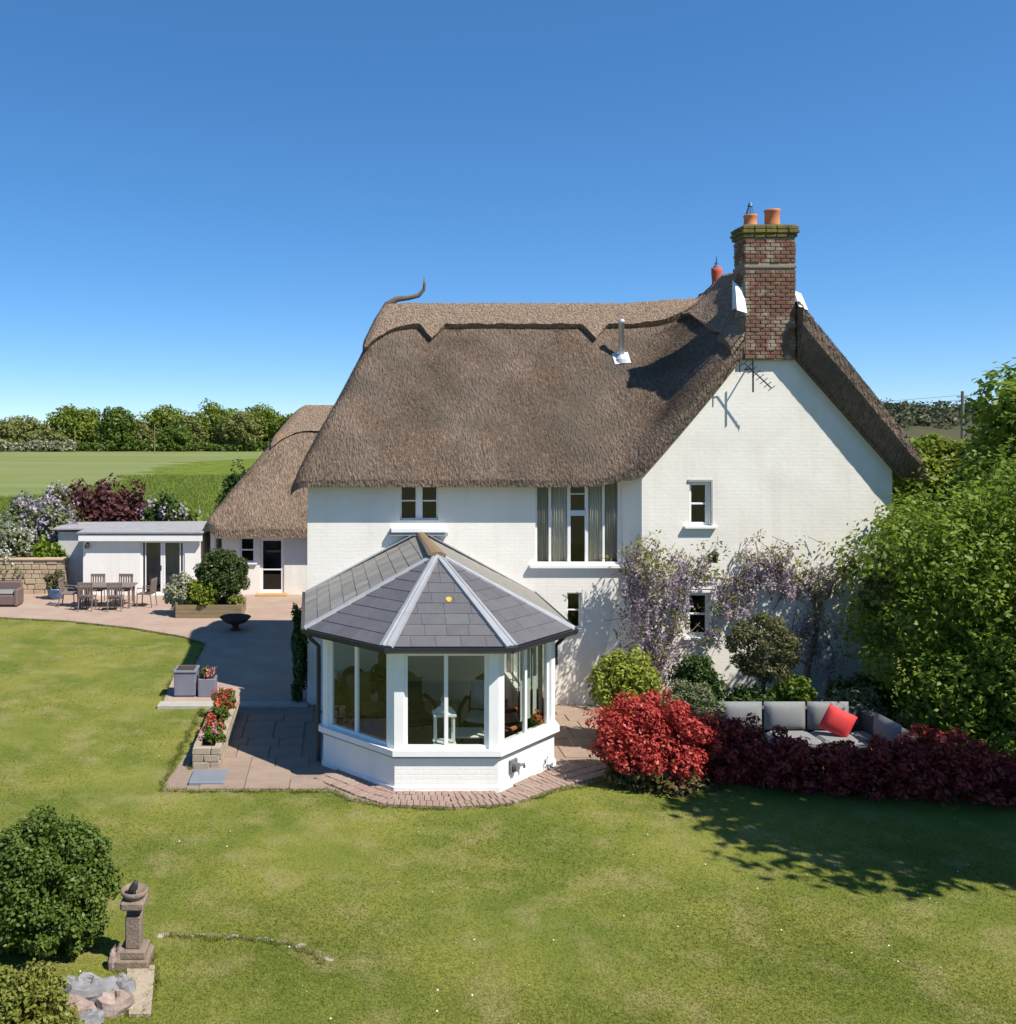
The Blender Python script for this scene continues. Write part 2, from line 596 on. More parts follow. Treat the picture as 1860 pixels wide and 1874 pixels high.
GREYWALL = mat("shaded_wall_grey", (0.55, 0.52, 0.51), (0.47, 0.44, 0.435), scale=3, rough=0.85)  # shade of the set-back wall section is put into this grey
ORANGEMAT = mat("ochre_brick_step", (0.50, 0.29, 0.11), (0.40, 0.22, 0.085), scale=6, rough=0.95)
SOIL = mat("soil", (0.07, 0.05, 0.035), (0.045, 0.033, 0.024), scale=10, rough=1, bump=0.6, bscale=40)
LICHEN = mat("yellow_lichen", (0.62, 0.42, 0.05), (0.5, 0.32, 0.04), scale=20, rough=1)
BARK = mat("bark", (0.13, 0.095, 0.07), (0.075, 0.055, 0.04), scale=8, rough=1, bump=0.7, bscale=20, stretch=(1, 1, 0.3))
WSTEM = mat("wisteria_stem", (0.24, 0.185, 0.145), (0.15, 0.115, 0.09), scale=8, rough=1)
LAWN = lawnmat("mown_lawn")
BLADE = mat("grass_blade", (0.110, 0.152, 0.020), (0.238, 0.240, 0.054), scale=0.55, rough=0.8, island=0.5, trans=0.3, world=True, spec=0.15,
            c3=(0.33, 0.29, 0.12), c3scale=1.5, c3fac=(0.5, 0.8))
FIELD = mat("young_crop", (0.145, 0.185, 0.06), (0.215, 0.225, 0.095), scale=0.09, rough=1, world=True, stretch=(0.12, 1, 1), spec=0.05,
            c3=(0.16, 0.20, 0.055), c3scale=0.03, c3fac=(0.5, 0.7))
MEADOW = mat("bright_meadow", (0.135, 0.18, 0.026), (0.185, 0.215, 0.04), scale=0.6, rough=1, world=True, spec=0.05, bump=1.0, bscale=3, bdist=.4,
             c3=(0.08, 0.13, 0.018), c3scale=0.35, c3fac=(0.45, 0.7))
HILLM = mat("rough_hill", (0.085, 0.08, 0.05), (0.055, 0.062, 0.033), scale=0.03, rough=1, world=True, spec=0.05)

L_TREE = leafmat("fresh_leaf", (0.10, 0.18, 0.016), (0.29, 0.38, 0.05), trans=.48)
L_TREE2 = leafmat("bright_leaf", (0.13, 0.19, 0.014), (0.27, 0.32, 0.035), trans=.4)
L_DARK = leafmat("dark_leaf", (0.035, 0.07, 0.012), (0.075, 0.125, 0.022))
L_BALL = leafmat("clipped_leaf", (0.035, 0.07, 0.016), (0.09, 0.12, 0.028))
L_BUSH = leafmat("lawn_bush_leaf", (0.05, 0.10, 0.01), (0.16, 0.21, 0.035), trans=.35)
L_GOLD = leafmat("golden_leaf", (0.20, 0.25, 0.03), (0.40, 0.42, 0.07), trans=.4)
L_GOLD2 = leafmat("yellow_green_leaf", (0.12, 0.15, 0.018), (0.27, 0.26, 0.05))
L_SAGE = leafmat("sage_leaf", (0.14, 0.17, 0.08), (0.20, 0.22, 0.115))
L_VARI = leafmat("variegated_leaf", (0.18, 0.20, 0.10), (0.52, 0.50, 0.36))
L_OLIVE = leafmat("olive_leaf", (0.085, 0.095, 0.03), (0.20, 0.19, 0.08), trans=.4)
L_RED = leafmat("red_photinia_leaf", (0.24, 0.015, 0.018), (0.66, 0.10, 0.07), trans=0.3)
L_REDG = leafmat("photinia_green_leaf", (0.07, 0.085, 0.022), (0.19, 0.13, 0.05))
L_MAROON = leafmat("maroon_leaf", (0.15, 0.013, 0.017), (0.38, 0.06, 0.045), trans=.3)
L_COPPER = leafmat("copper_leaf", (0.075, 0.025, 0.028), (0.15, 0.055, 0.05))
L_FAR = leafmat("far_leaf", (0.12, 0.19, 0.02), (0.27, 0.32, 0.045), trans=.45)
L_FAR2 = leafmat("far_olive_leaf", (0.17, 0.20, 0.055), (0.30, 0.31, 0.10), trans=.45)
L_FAR3 = leafmat("far_dark_leaf", (0.085, 0.15, 0.022), (0.19, 0.26, 0.045), trans=.45)
L_HILL = leafmat("hill_leaf", (0.04, 0.06, 0.022), (0.085, 0.085, 0.035))
L_WIS = leafmat("wisteria_leaf", (0.12, 0.165, 0.028), (0.25, 0.23, 0.055))
P_WIS = leafmat("wisteria_flower", (0.25, 0.185, 0.255), (0.57, 0.47, 0.52))
P_LILAC = leafmat("lilac_flower", (0.36, 0.29, 0.40), (0.55, 0.48, 0.56))
P_WHITE = leafmat("white_blossom", (0.50, 0.50, 0.42), (0.68, 0.68, 0.62))
P_RED = leafmat("geranium_flower", (0.58, 0.03, 0.04), (0.72, 0.11, 0.09))
P_PINK = leafmat("pink_flower", (0.62, 0.16, 0.22), (0.7, 0.3, 0.32))
P_ORANGE = leafmat("orange_flower", (0.70, 0.24, 0.09), (0.62, 0.17, 0.08))

L_MEADOW = leafmat("meadow_blade", (0.12, 0.18, 0.02), (0.23, 0.27, 0.045), trans=.3)

FLOORC = mat("pale_tile_floor", (0.36, 0.31, 0.24), (0.28, 0.24, 0.18), scale=4, rough=0.5)

# ------------------------------------------------------------------ builders for walls, windows, thatch
def wall_grid(mb, p, q, z0, z1, holes=(), d=0.25, top=None):
    """outer wall face from p to q (outside is to the right of p->q), with openings that have reveals"""
    M0, L = frame_at(p, q)
    old = mb.M
    mb.M = M0
    us = sorted({0.0, L} | {h[0] for h in holes} | {h[1] for h in holes})
    zs = sorted({z0, z1} | {h[2] for h in holes} | {h[3] for h in holes})
    for i in range(len(us) - 1):
        for j in range(len(zs) - 1):
            uc, zc = (us[i] + us[i + 1]) / 2, (zs[j] + zs[j + 1]) / 2
            if any(h[0] < uc < h[1] and h[2] < zc < h[3] for h in holes):
                continue
            a, b, c, e = us[i], us[i + 1], zs[j], zs[j + 1]
            mb.add([(a, 0, c), (b, 0, c), (b, 0, e), (a, 0, e)], [(0, 1, 2, 3)])
            mb.add([(a, d, c), (b, d, c), (b, d, e), (a, d, e)], [(3, 2, 1, 0)])
    for a, b, c, e in [h[:4] for h in holes]:
        mb.add([(a, 0, c), (b, 0, c), (b, d, c), (a, d, c)], [(0, 1, 2, 3)])
        mb.add([(a, 0, e), (b, 0, e), (b, d, e), (a, d, e)], [(3, 2, 1, 0)])
        mb.add([(a, 0, c), (a, d, c), (a, d, e), (a, 0, e)], [(0, 1, 2, 3)])
        mb.add([(b, 0, c), (b, d, c), (b, d, e), (b, 0, e)], [(3, 2, 1, 0)])
    if top:
        n = len(top)
        vs = [(u, 0, z) for u, z in top] + [(u, d, z) for u, z in top]
        mb.add(vs, [tuple(range(n)), tuple(range(2 * n - 1, n - 1, -1))])
    mb.M = old


def window(T, p, q, z0, z1, ucuts=(), zcuts=(), fw=0.06, mw=0.045, depth=0.06, inset=0.1, fmat=None, gmat=None, sill=None,
           skip=(), name='window', thick=None, label=None):
    """a framed window from p to q; ucuts/zcuts are the inner bar positions as fractions; returns the frame part"""
    fmat = fmat or WPAINT
    gmat = gmat or GLASS
    M0, L = frame_at(p, q)
    fb = MB(M0)
    y0, y1 = inset, inset + depth
    fb.bbox(0, L, y0, y1, z1 - fw, z1, 0.006)
    fb.bbox(0, L, y0, y1, z0, z0 + fw, 0.006)
    fb.bbox(0, fw, y0 + .002, y1 - .002, z0 + fw, z1 - fw, 0.006)
    fb.bbox(L - fw, L, y0 + .002, y1 - .002, z0 + fw, z1 - fw, 0.006)
    us, zs = [fw], [z0 + fw]
    thick = thick or {}
    for k, u in enumerate(ucuts):
        c = u * L
        w = thick.get(('u', k), mw) / 2
        fb.bbox(c - w, c + w, y0 + .003, y1 - .003, z0 + fw, z1 - fw, 0.005)
        us += [c - w, c + w]
    us.append(L - fw)
    for k, z in enumerate(zcuts):
        c = z0 + z * (z1 - z0)
        w = thick.get(('z', k), mw) / 2
        for i in range(0, len(us), 2):
            if (i // 2, 'z') in skip:
                continue
            fb.bbox(us[i], us[i + 1], y0 + .006, y1 - .006, c - w, c + w, 0.005)
        zs += [c - w, c + w]
    zs.append(z1 - fw)
    f = part(name, fb, fmat, T, label=label)
    for i in range(0, len(us), 2):
        for j in range(0, len(zs), 2):
            if (i // 2, 'z') in skip:
                if j:
                    continue
                za, zb = zs[0], zs[-1]
            else:
                za, zb = zs[j], zs[j + 1]
            ym = (y0 + y1) / 2
            g = MB(M0).box(us[i] - .004, us[i + 1] + .004, ym - .004, ym + .004, za - .004, zb + .004)
            part('pane', g, gmat, f)
    if sill:
        over, h, proj = sill
        s = MB(M0).bbox(-over, L + over, -proj, inset + .02, z0 - h, z0 - .002, 0.008)
        part('sill', s, WPAINT, f)
    return f


def thatch(T, fn, xs, yf, yb, thick, nv, matr, name='thatch_roof', bristles=0, bfn=None, blen=0.16, under=None):
    """a thatched roof as a height field over the footprint yf(x)..yb(x)"""
    xs = np.asarray(xs, float)
    vv = np.linspace(0, 1, nv) ** 1.0
    X = np.repeat(xs[:, None], nv, 1)
    Y = yf(xs)[:, None] * (1 - vv) + yb(xs)[:, None] * vv
    Z = fn(X, Y)
    nz = (np.sin(X * 2.3 + np.sin(Y * 1.9) * 1.4) * 0.014 + np.sin(X * 5.1 + Y * 3.7) * 0.008 + NPR.normal(0, .006, X.shape))
    Z = Z + nz
    TH = thick(X, Y)
    nx = len(xs)
    top = np.stack([X, Y, Z], -1).reshape(-1, 3)
    bot = np.stack([X, Y, Z - nz - TH], -1).reshape(-1, 3)
    if under is not None:                       # verge cut back underneath
        g = bot.reshape(nx, nv, 3)
        for j in range(4):
            g[:, j, 1] = np.maximum(g[:, j, 1], Y[:, 0] + under(xs) + .004 * j)
        bot = g.reshape(-1, 3)
        mid = np.stack([X[:, 0], Y[:, 0], Z[:, 0] - .36 * TH[:, 0]], -1)
    else:
        mid = np.stack([X[:, 0], Y[:, 0], Z[:, 0] - .5 * TH[:, 0]], -1)
    V = np.concatenate([top, bot, mid])
    idx = np.arange(nx * nv).reshape(nx, nv)
    im = np.arange(nx) + 2 * nx * nv
    fa = np.stack([idx[:-1, 0], im[:-1], im[1:], idx[1:, 0]], -1)
    fb_ = np.stack([im[:-1], idx[:-1, 0] + nx * nv, idx[1:, 0] + nx * nv, im[1:]], -1)
    q = np.stack([idx[:-1, :-1], idx[1:, :-1], idx[1:, 1:], idx[:-1, 1:]], -1).reshape(-1, 4)
    qb = q[:, ::-1] + nx * nv
    def skirt(e, flip):
        a, b = e[:-1], e[1:]
        s = np.stack([a, b, b + nx * nv, a + nx * nv], -1)
        return s[:, ::-1] if flip else s
    Q = np.concatenate([q, qb, fa, fb_, skirt(idx[:, -1], False), skirt(idx[0], False), skirt(idx[-1], True)])
    me = fast_mesh(name, V, np.full(len(Q), 4), Q)
    sm = np.zeros(len(Q), bool)
    sm[:len(q)] = True
    me.polygons.foreach_set("use_smooth", sm)
    o = part(name, me, matr, T)
    if bristles:
        px = NPR.uniform(xs[0] + .02, xs[-1] - .02, bristles)
        t = NPR.uniform(0, 1, bristles)
        y0, y1 = yf(px), yb(px)
        py = y0 + (y1 - y0) * t
        if bfn is not None:
            k = bfn(px, py)
            px, py = px[k], py[k]
        e = 0.02
        gx = (fn(px + e, py) - fn(px - e, py)) / (2 * e)
        gy = (fn(px, py + e) - fn(px, py - e)) / (2 * e)
        z = fn(px, py)
        D = np.stack([-gx, -gy, -(gx ** 2 + gy ** 2)], -1)
        D /= np.linalg.norm(D, axis=1, keepdims=True) + 1e-6
        Nn = np.stack([-gx, -gy, np.ones_like(gx)], -1)
        Nn /= np.linalg.norm(Nn, axis=1, keepdims=True)
        D = D + NPR.normal(0, .22, D.shape)
        S = np.cross(D, Nn)
        S /= np.linalg.norm(S, axis=1, keepdims=True) + 1e-6
        P = np.stack([px, py, z], -1)
        ln = (blen * NPR.uniform(.5, 1.3, len(px)))[:, None]
        w = NPR.uniform(.004, .010, len(px))[:, None]
        A = P - D * ln * .5 - Nn * .012
        B = P + D * ln * .5 + Nn * NPR.uniform(.008, .028, len(px))[:, None]
        V2 = np.stack([A - S * w, A + S * w, B], 1).reshape(-1, 3)
        me2 = fast_mesh('straw', V2, np.full(len(px), 3), np.arange(len(px) * 3))
        part('straw', me2, STRAW, o, kind='stuff')
    return o


def thatch_cap(T, fn, s, bf, bb, ridge, along, h=0.09, nv=26, name='ridge_cap', matr=None):
    """the raised block ridge: strip along the ridge; bf/bb give how far it comes down on either side"""
    s = np.asarray(s, float)
    nv2 = nv * 2 + 1
    t = np.linspace(-1, 1, nv2)
    B = np.where(t[None, :] < 0, bf(s)[:, None], bb(s)[:, None])
    C = ridge(s)[:, None] + t[None, :] * B
    Sg = np.repeat(s[:, None], nv2, 1)
    X, Y = (Sg, C) if along == 'x' else (C, Sg)
    Z = fn(X, Y) + h + NPR.normal(0, .006, X.shape) + 0.012 * np.sin(X * 9) * np.sin(Y * 8)
    top = np.stack([X, Y, Z], -1)
    tl = np.sign(t) * np.maximum(np.abs(t) - .16 * (np.abs(t) > .9), 0)      # the lower edge is undercut
    Cl = ridge(s)[:, None] + tl[None, :] * B
    Xl, Yl = (Sg, Cl) if along == 'x' else (Cl, Sg)
    low = np.stack([Xl, Yl, fn(Xl, Yl) - .03], -1)
    n = len(s)
    idx = np.arange(n * nv2).reshape(n, nv2)
    q = np.stack([idx[:-1, :-1], idx[1:, :-1], idx[1:, 1:], idx[:-1, 1:]], -1).reshape(-1, 4)
    V = np.concatenate([top.reshape(-1, 3), low.reshape(-1, 3)])
    N = n * nv2
    sk = []
    for e in (idx[:, 0], idx[:, -1], idx[0], idx[-1]):
        sk.append(np.stack([e[:-1], e[1:], e[1:] + N, e[:-1] + N], -1))
    Q = np.concatenate([q] + sk)
    if along != 'x':
        Q[:len(q)] = Q[:len(q), ::-1]
    me = fast_mesh(name, V, np.full(len(Q), 4), Q)
    sm = np.zeros(len(Q), bool)
    sm[:len(q)] = True
    me.polygons.foreach_set("use_smooth", sm)
    return part(name, me, matr or THATCH_R, T)


# ------------------------------------------------------------------ the thatched cottage
FY, WY = 20.2, 19.88            # front wall and gable wall planes
HX0, HX1, GX0, GX1 = -0.68, 6.18, 6.49, 11.85
RX = 9.17                       # wing ridge line
BY = 26.4
cottage = thing('thatched_cottage', 'white rendered two storey cottage under a brown thatched roof with a tall brick chimney',
                'cottage', (4, 22, 0))


def roof_fn(x, y):
    x, y = np.asarray(x, float), np.asarray(y, float)
    front = 5.2 + (y - 19.85) * 1.145
    back = 5.2 + (26.65 - y) * 1.145
    u = np.maximum(x + 1.05, 0)
    hip = 4.95 + u * 1.55 + 0.16 * u ** 2
    m = smin(smin(front, back, .5), hip, .55)
    d = np.abs(x - RX)
    w = np.where(x < RX, 9.13 - 1.13 * d - .42 * (1 - np.exp(-d / .3)), 9.13 - 1.05 * d - .05 * d * d)
    right = 9.19 + (RX - x) * .95 - np.where(x > RX, .11 * (x - RX) ** 2, 0)
    m = smin(m, right, .3)
    k = .4 + .4 * sstep(23.0, 22.0, y) + 1.3 * sstep(20.2, 21.4, y) * sstep(23.2, 22.2, y)
    z = smax(m, w, k)
    z = z + .40 * sstep(6.9, RX, x) * sstep(11.4, RX, x) * np.exp(-((y - 21.6) / 1.5) ** 2)   # ridge sweeps up towards the chimney
    # rounded drop at the eaves
    df = np.where(x < 8.6, y - roof_yf(x), 9)
    de = np.minimum(np.minimum(np.maximum(df, 0), np.maximum(x + 1.05, 0)), np.maximum(12.4 - x, 0))
    z = z - .25 * np.exp(-(de / .24) ** 1.4)
    return z


def roof_yf(x):
    x = np.asarray(x, float)
    y = 19.82 + (19.64 - 19.82) * sstep(5.6, 6.5, x) - .17 * sstep(9.7, 9.76, x)
    r = .45
    e = np.clip(-1.05 + r - x, 0, r)
    y = y + r - np.sqrt(np.maximum(r * r - e * e, 0))
    y = np.where((x > 8.61) & (x < 9.75), 20.3, y)
    return y


def roof_yb(x):
    return np.full_like(np.asarray(x, float), 26.65)


def roof_th(x, y):
    t = .36 + .26 * sstep(5.9, 6.6, x)
    line = np.maximum(8.16 - 1.134 * np.abs(x - RX), 4.98)
    tr = np.clip(roof_fn(x, y) - line, .12, 1.3)
    k = sstep(9.4, 9.78, x) * sstep(22.5, 21.5, y)
    de = np.minimum(np.maximum(y - roof_yf(x), 0), np.maximum(x + 1.05, 0))
    t = t - .21 * np.exp(-(de / .24) ** 1.4) * (x < 8.6)
    return t * (1 - k) + tr * k


def roof_under(x):
    return .24 * sstep(9.7, 9.78, x) + .1 * sstep(6.2, 6.6, x) * sstep(8.62, 8.6, x)


xs = np.unique(np.concatenate([np.arange(-1.05, 12.4, .055), [8.609, 8.6105, 9.7495, 9.751, 12.4]]))
thatch(cottage, roof_fn, xs, roof_yf, roof_yb, roof_th, 130, THATCH, bristles=190000, blen=.11, under=roof_under,
       bfn=lambda x, y: (y < 23.8) & ((y < 22.5) | (NPR.random(len(x)) < .5)))


def cap_bf(x):
    b = .62 + .5 * np.clip((1.9 - x) / 1.2, 0, 1) ** 2
    for c in (2.24, 6.19):
        b = b + .34 * np.clip(1 - np.abs(x - c) / np.where(x < c, .26, .36), 0, 1)
    return b


thatch_cap(cottage, roof_fn, np.unique(np.concatenate([np.arange(.62, 9.2, .05), [2.24, 6.19]])), cap_bf, cap_bf,
           lambda x: np.full_like(x, 23.25), 'x', h=.20)
thatch_cap(cottage, roof_fn, np.arange(20.33, 23.3, .06), lambda y: np.full_like(y, .80), lambda y: np.full_like(y, .86),
           lambda y: np.full_like(y, RX), 'y', h=.14)
for x0, x1 in ((8.30, 8.62), (9.74, 10.06)):       # the cap beside the chimney, out to the verge
    ss = np.arange(19.64, 20.4, .06)
    thatch_cap(cottage, roof_fn, ss, lambda y, a=x0, b=x1: np.full_like(y, (b - a) / 2), lambda y, a=x0, b=x1: np.full_like(y, (b - a) / 2),
               lambda y, a=x0, b=x1: np.full_like(y, (a + b) / 2), 'y', h=.142, nv=6)

# twisted straw finial on the left end of the ridge
fp = [(.72, 23.25, 8.25), (.98, 23.25, 8.75), (1.22, 23.25, 9.12), (1.45, 23.25, 9.27), (1.75, 23.25, 9.3), (2.0, 23.25, 9.36), (2.13, 23.25, 9.5),
      (2.15, 23.25, 9.66), (2.14, 23.25, 9.83)]
part('finial', MB().tube(fp, [.05, .085, .095, .075, .06, .055, .045, .035, .012], 10), mat("twisted_straw", (.20, .16, .13), (.09, .075, .065), scale=20, rough=1, bump=.8), cottage, smooth=True)

# walls
wb = MB()
BIGW = (4.28, 6.14, 3.06, 5.0)
UPW = (1.34, 2.17, 4.03, 4.86)
LOW = (4.97, 5.28, 1.67, 2.45)
def rel(h, x0):
    return (h[0] - x0, h[1] - x0, h[2], h[3])
wall_grid(wb, (HX0, FY), (HX1, FY), 0, 5.3, [rel(BIGW, HX0), rel(UPW, HX0), rel(LOW, HX0)], .22)
wall_grid(wb, (HX0, BY), (HX0, FY), 0, 5.2)
wall_grid(wb, (GX1, BY), (HX0, BY), 0, 5.2)
part('front_wall', wb, R_WALL, cottage)
gb = MB()
GW1 = (7.51, 7.95, 3.94, 4.87)
GW2 = (7.48, 7.95, 1.57, 2.50)
topz = lambda x: float(roof_fn(np.array([x]), np.array([20.0]))[0]) - .45 - (.25 if x > RX else 0)
GL = GX1 - GX0
tops = [(0, 5.0)] + [(GL, 5.0)] + [(x - GX0, min(topz(x), 7.9) if abs(x - RX) < .75 else topz(x)) for x in np.linspace(GX1, GX0, 26)]
wall_grid(gb, (GX0, WY), (GX1, WY), 0, 5.0, [rel(GW1, GX0), rel(GW2, GX0)], .22, top=tops)
wall_grid(gb, (GX1, WY), (GX1, BY), 0, 5.3)
wall_grid(gb, (HX1, FY), (GX0, WY), 0, 5.5)
# the corner thickens downwards into a battered buttress
gb.add([(6.40, 19.80, 1.9), (6.48, 19.872, 2.9), (6.20, 20.19, 2.9), (5.95, 20.19, 1.9), (6.30, 19.66, 0), (6.50, 19.872, 0), (5.55, 20.19, 0), (6.55, 19.872, 2.2), (6.6, 19.8, 0)],
       [(0, 1, 2, 3), (4, 0, 3, 6), (4, 8, 0), (8, 7, 0), (7, 1, 0)])
part('gable_wall', gb, R_WALL, cottage)
part('upper_floor', MB().box(-.4, 6.0, 20.5, 26.2, 2.6, 2.8).box(6.002, 11.6, 20.5, 26.2, 2.601, 2.801), FLOORIN, cottage)
part('ground_floor', MB().box(-.45, 11.6, 20.45, 26.2, .02, .06), FLOORIN, cottage)
part('ground_floor', MB().box(-4.4, 2.8, 33.95, 40.6, .02, .06), FLOORIN, cottage)

# windows
window(cottage, (UPW[0], FY), (UPW[1], FY), UPW[2], UPW[3], (.5,), (.5,), fw=.035, mw=.03, inset=.06, fmat=WPAINT,
       thick={('u', 0): .15}, name='window')
part('window_ledge', MB().bbox(1.13, 2.32, FY - .16, FY + .02, 3.77, 3.87, .01), WPAINT, cottage)
part('flashing', MB().box(1.1, 2.36, FY - .13, FY + .01, 3.70, 3.765), GREYPAINT, cottage)
W0, WL = BIGW[0], BIGW[1] - BIGW[0]
bw = window(cottage, (BIGW[0], FY), (BIGW[1], FY), BIGW[2], BIGW[3], (.175, .40, .605, .805), (), fw=.05, mw=.05, inset=.05,
            thick={('u', 1): .07, ('u', 2): .07}, sill=(.14, .07, .11), label='wide five light window with drapes behind the glass')
cz = MB().bbox(W0 + .40 * WL + .035, W0 + .605 * WL - .035, FY + .02, FY + .09, 4.12, 4.24, .008)
part('transom', cz, WPAINT_B, bw)
cz = MB()
cz.bbox(W0 + .40 * WL + .035, W0 + .605 * WL - .035, FY + .06, FY + .10, 4.58, 4.61, .004)
part('transom', cz, WPAINT_B, bw)
window(cottage, (LOW[0], FY), (LOW[1], FY), LOW[2], LOW[3], (), (.5,), fw=.035, mw=.03, inset=.07, sill=(.07, .05, .08))
for g, hd in ((GW1, False), (GW2, True)):
    w = window(cottage, (g[0], WY), (g[1], WY), g[2], g[3], (), (.5,), fw=.065, mw=.04, inset=.07, sill=(.13, .06, .1))
    lb = MB().bbox(g[0] - .04, g[1] + .05, WY - .03, WY + .02, g[3] + .005, g[3] + .06, .006)
    lb.bbox(g[1] + .005, g[1] + .05, WY - .03, WY + .02, g[2], g[3] + .003, .006)
    part('drip_mould', lb, GREYPAINT if not hd else WPAINT, w)  # upper window's moulding is grey to carry shadow in its colour
part('lintel', MB().bbox(7.36, 8.08, WY - .04, WY + .02, 2.58, 2.73, .01), R_WALL2, cottage)

# chimney
CX0, CX1, CY0, CY1 = 8.64, 9.72, 19.75, 20.30
ch = part('chimney', MB().prism([(CX0 + .012, CY0 + .012), (CX1 - .012, CY0 + .012), (CX1 - .012, CY1 - .012), (CX0 + .012, CY1 - .012)], 7.48, 10.08), MORTAR, cottage)
bme = {}
def brick_mesh(lx, ly, lz, key):
    if key not in bme:
        m = MB().bbox(-lx / 2, lx / 2, -ly / 2, ly / 2, -lz / 2, lz / 2, .008).mesh('brick')
        m.materials.append(BRICK)
        bme[key] = m
    return bme[key]
rest = MB()
zc, row = 7.50, 0
CH = .082
nb = 0
while zc + CH < 10.08:
    taper = .05 if zc < 8.3 else 0
    z = zc + CH / 2
    if abs(z - 9.47) < .045:
        zc += CH
        row += 1
        continue
    for side in range(4):
        if side == 0:
            p, q = (CX0, CY0), (CX1, CY0)
        elif side == 1:
            p, q = (CX0, CY1), (CX0, CY0)
        elif side == 2:
            p, q = (CX1, CY0), (CX1, CY1)
        else:
            p, q = (CX1, CY1), (CX0, CY1)
        M0, L = frame_at(p, q)
        n = max(2, round(L / .232))
        bl = L / n
        off = 0 if row % 2 == 0 else bl / 2
        u = -off
        while u < L - .02:
            a, b = max(u, 0), min(u + bl, L)
            u += bl
            if b - a < .05:
                continue
            jut = RND.uniform(-.006, .012)
            lx = b - a - .012
            if side in (0,) or (side == 1 and zc > 8.6):
                me = brick_mesh(round(lx, 2), .09, CH - .012, (round(lx, 2), 0))
                piece('brick', me, ch, M0 @ Matrix.Translation((a + (b - a) / 2, .045 - jut - .006, z)) @ Matrix.Rotation(RND.uniform(-.012, .012), 4, 'Y'))
                nb += 1
            else:
                rest.M = M0
                rest.box(a + .006, b - .006, -jut, .08, z - CH / 2 + .006, z + CH / 2 - .006)
    zc += CH
    row += 1
part('brick_courses', rest, BRICK, ch, kind='stuff')
part('string_course', MB().bbox(CX0 - .02, CX1 + .02, CY0 - .02, CY1 + .02, 9.43, 9.50, .01), MORTAR, ch)
cap = part('chimney_cap', MB().bbox(CX0 - .02, CX1 + .02, CY0 - .02, CY1 + .02, 10.08, 10.36, .02), BRICK_D, ch)
capb = {}
for k, (z, o) in enumerate(((10.12, .035), (10.205, .065), (10.29, .05))):
    x0, x1, y0, y1 = CX0 - o, CX1 + o, CY0 - o, CY1 + o
    for p, q in (((x0, y0), (x1, y0)), ((x0, y1), (x0, y0)), ((x1, y0), (x1, y1)), ((x1, y1), (x0, y1))):
        M0, L = frame_at(p, q)
        n = max(3, round(L / .235))
        for i in range(n):
            w = round(L / n - .012, 3)
            if w not in capb:
                capb[w] = MB().bbox(-w / 2, w / 2, -.05, .05, -.036, .036, .012).mesh('brick')
                capb[w].materials.append(BRICK_D)
            piece('brick', capb[w], ch, M0 @ Matrix.Translation(((i + .5) * L / n, .05 + RND.uniform(-.008, .008), z + RND.uniform(-.004, .004))) @ Matrix.Rotation(RND.uniform(-.02, .02), 4, 'Y'))
fl_ = MB()
for i in range(13):
    for j in range(8):
        u, v = i / 12, j / 7
        fl_.v.append((CX0 + .0 + u * (CX1 - CX0), CY0 + v * (CY1 - CY0), 10.34 + .06 * math.sin(PI * u) ** .5 * math.sin(PI * v) ** .5 + RND.uniform(-.008, .008)))
for i in range(12):
    for j in range(7):
        q_ = i * 8 + j
        fl_.f.append([q_, q_ + 8, q_ + 9, q_ + 1])
        fl_.mt.append(0)
part('flaunching', fl_, BRICK_D, ch)
p1 = MB().lathe([(.145, 0), (.15, .03), (.135, .06), (.13, .2), (.145, .23), (.14, .26), (.10, .262), (.1, .1)], (8.88, 20.03, 10.36), 18)
part('chimney_pot', p1, TERRA, ch, smooth=True)
p2 = MB().lathe([(.15, 0), (.165, .03), (.155, .06), (.15, .3), (.17, .33), (.165, .37), (.12, .372), (.11, .15)], (9.35, 20.03, 10.36), 18)
part('chimney_pot', p2, TERRA, ch, smooth=True)
cw = MB()
for k in range(6):
    t = 2 * PI * k / 6
    cw.tube([(8.88 + .1 * math.cos(t), 20.03 + .1 * math.sin(t), 10.61), (8.88 + .03 * math.cos(t), 20.03 + .03 * math.sin(t), 10.83)], .012, 5)
cw.lathe([(.11, 0), (.115, .03), (.1, .04)], (8.88, 20.03, 10.605), 14)
cw.lathe([(.06, 0), (.045, .05), (.008, .1)], (8.88, 20.03, 10.81), 14)
part('cowl', cw, BLUECOWL, ch)
# lead flashing either side
fl = MB()
fl.slab([(8.625, 19.80, 8.62), (8.625, 20.30, 8.62), (8.625, 20.30, 9.26), (8.625, 19.80, 8.98)], .02)
fl.slab([(8.42, 19.62, 8.52), (8.64, 19.64, 8.46), (8.64, 19.84, 9.04), (8.48, 19.84, 9.06)], .02)
part('lead_flashing', fl, LEAD, ch)
fr_ = MB().slab([(9.73, 19.62, 8.60), (9.92, 19.62, 8.52), (9.88, 19.84, 8.90), (9.73, 19.84, 8.97)], .02)
part('lead_flashing', fr_, LEAD, ch)

# rear stack whose pot shows over the ridge
rs = part('rear_chimney', MB().bbox(10.06, 10.86, 25.4, 26.0, 4.6, 9.8, .02), BRICK, cottage)
part('chimney_pot', MB().lathe([(.13, 0), (.14, .04), (.12, .3), (.14, .55), (.14, .68), (.1, .68)], (10.46, 25.7, 9.8), 16), TERRA_R, rs, smooth=True)
c2 = MB().lathe([(.1, 0), (.09, .06), (.05, .1), (.05, .16)], (10.46, 25.7, 10.46), 12)
c2.tube([(10.46, 25.7, 10.55), (10.46, 25.7, 10.80)], [.03, .01], 6)
part('cowl', c2, BLUECOWL, rs)

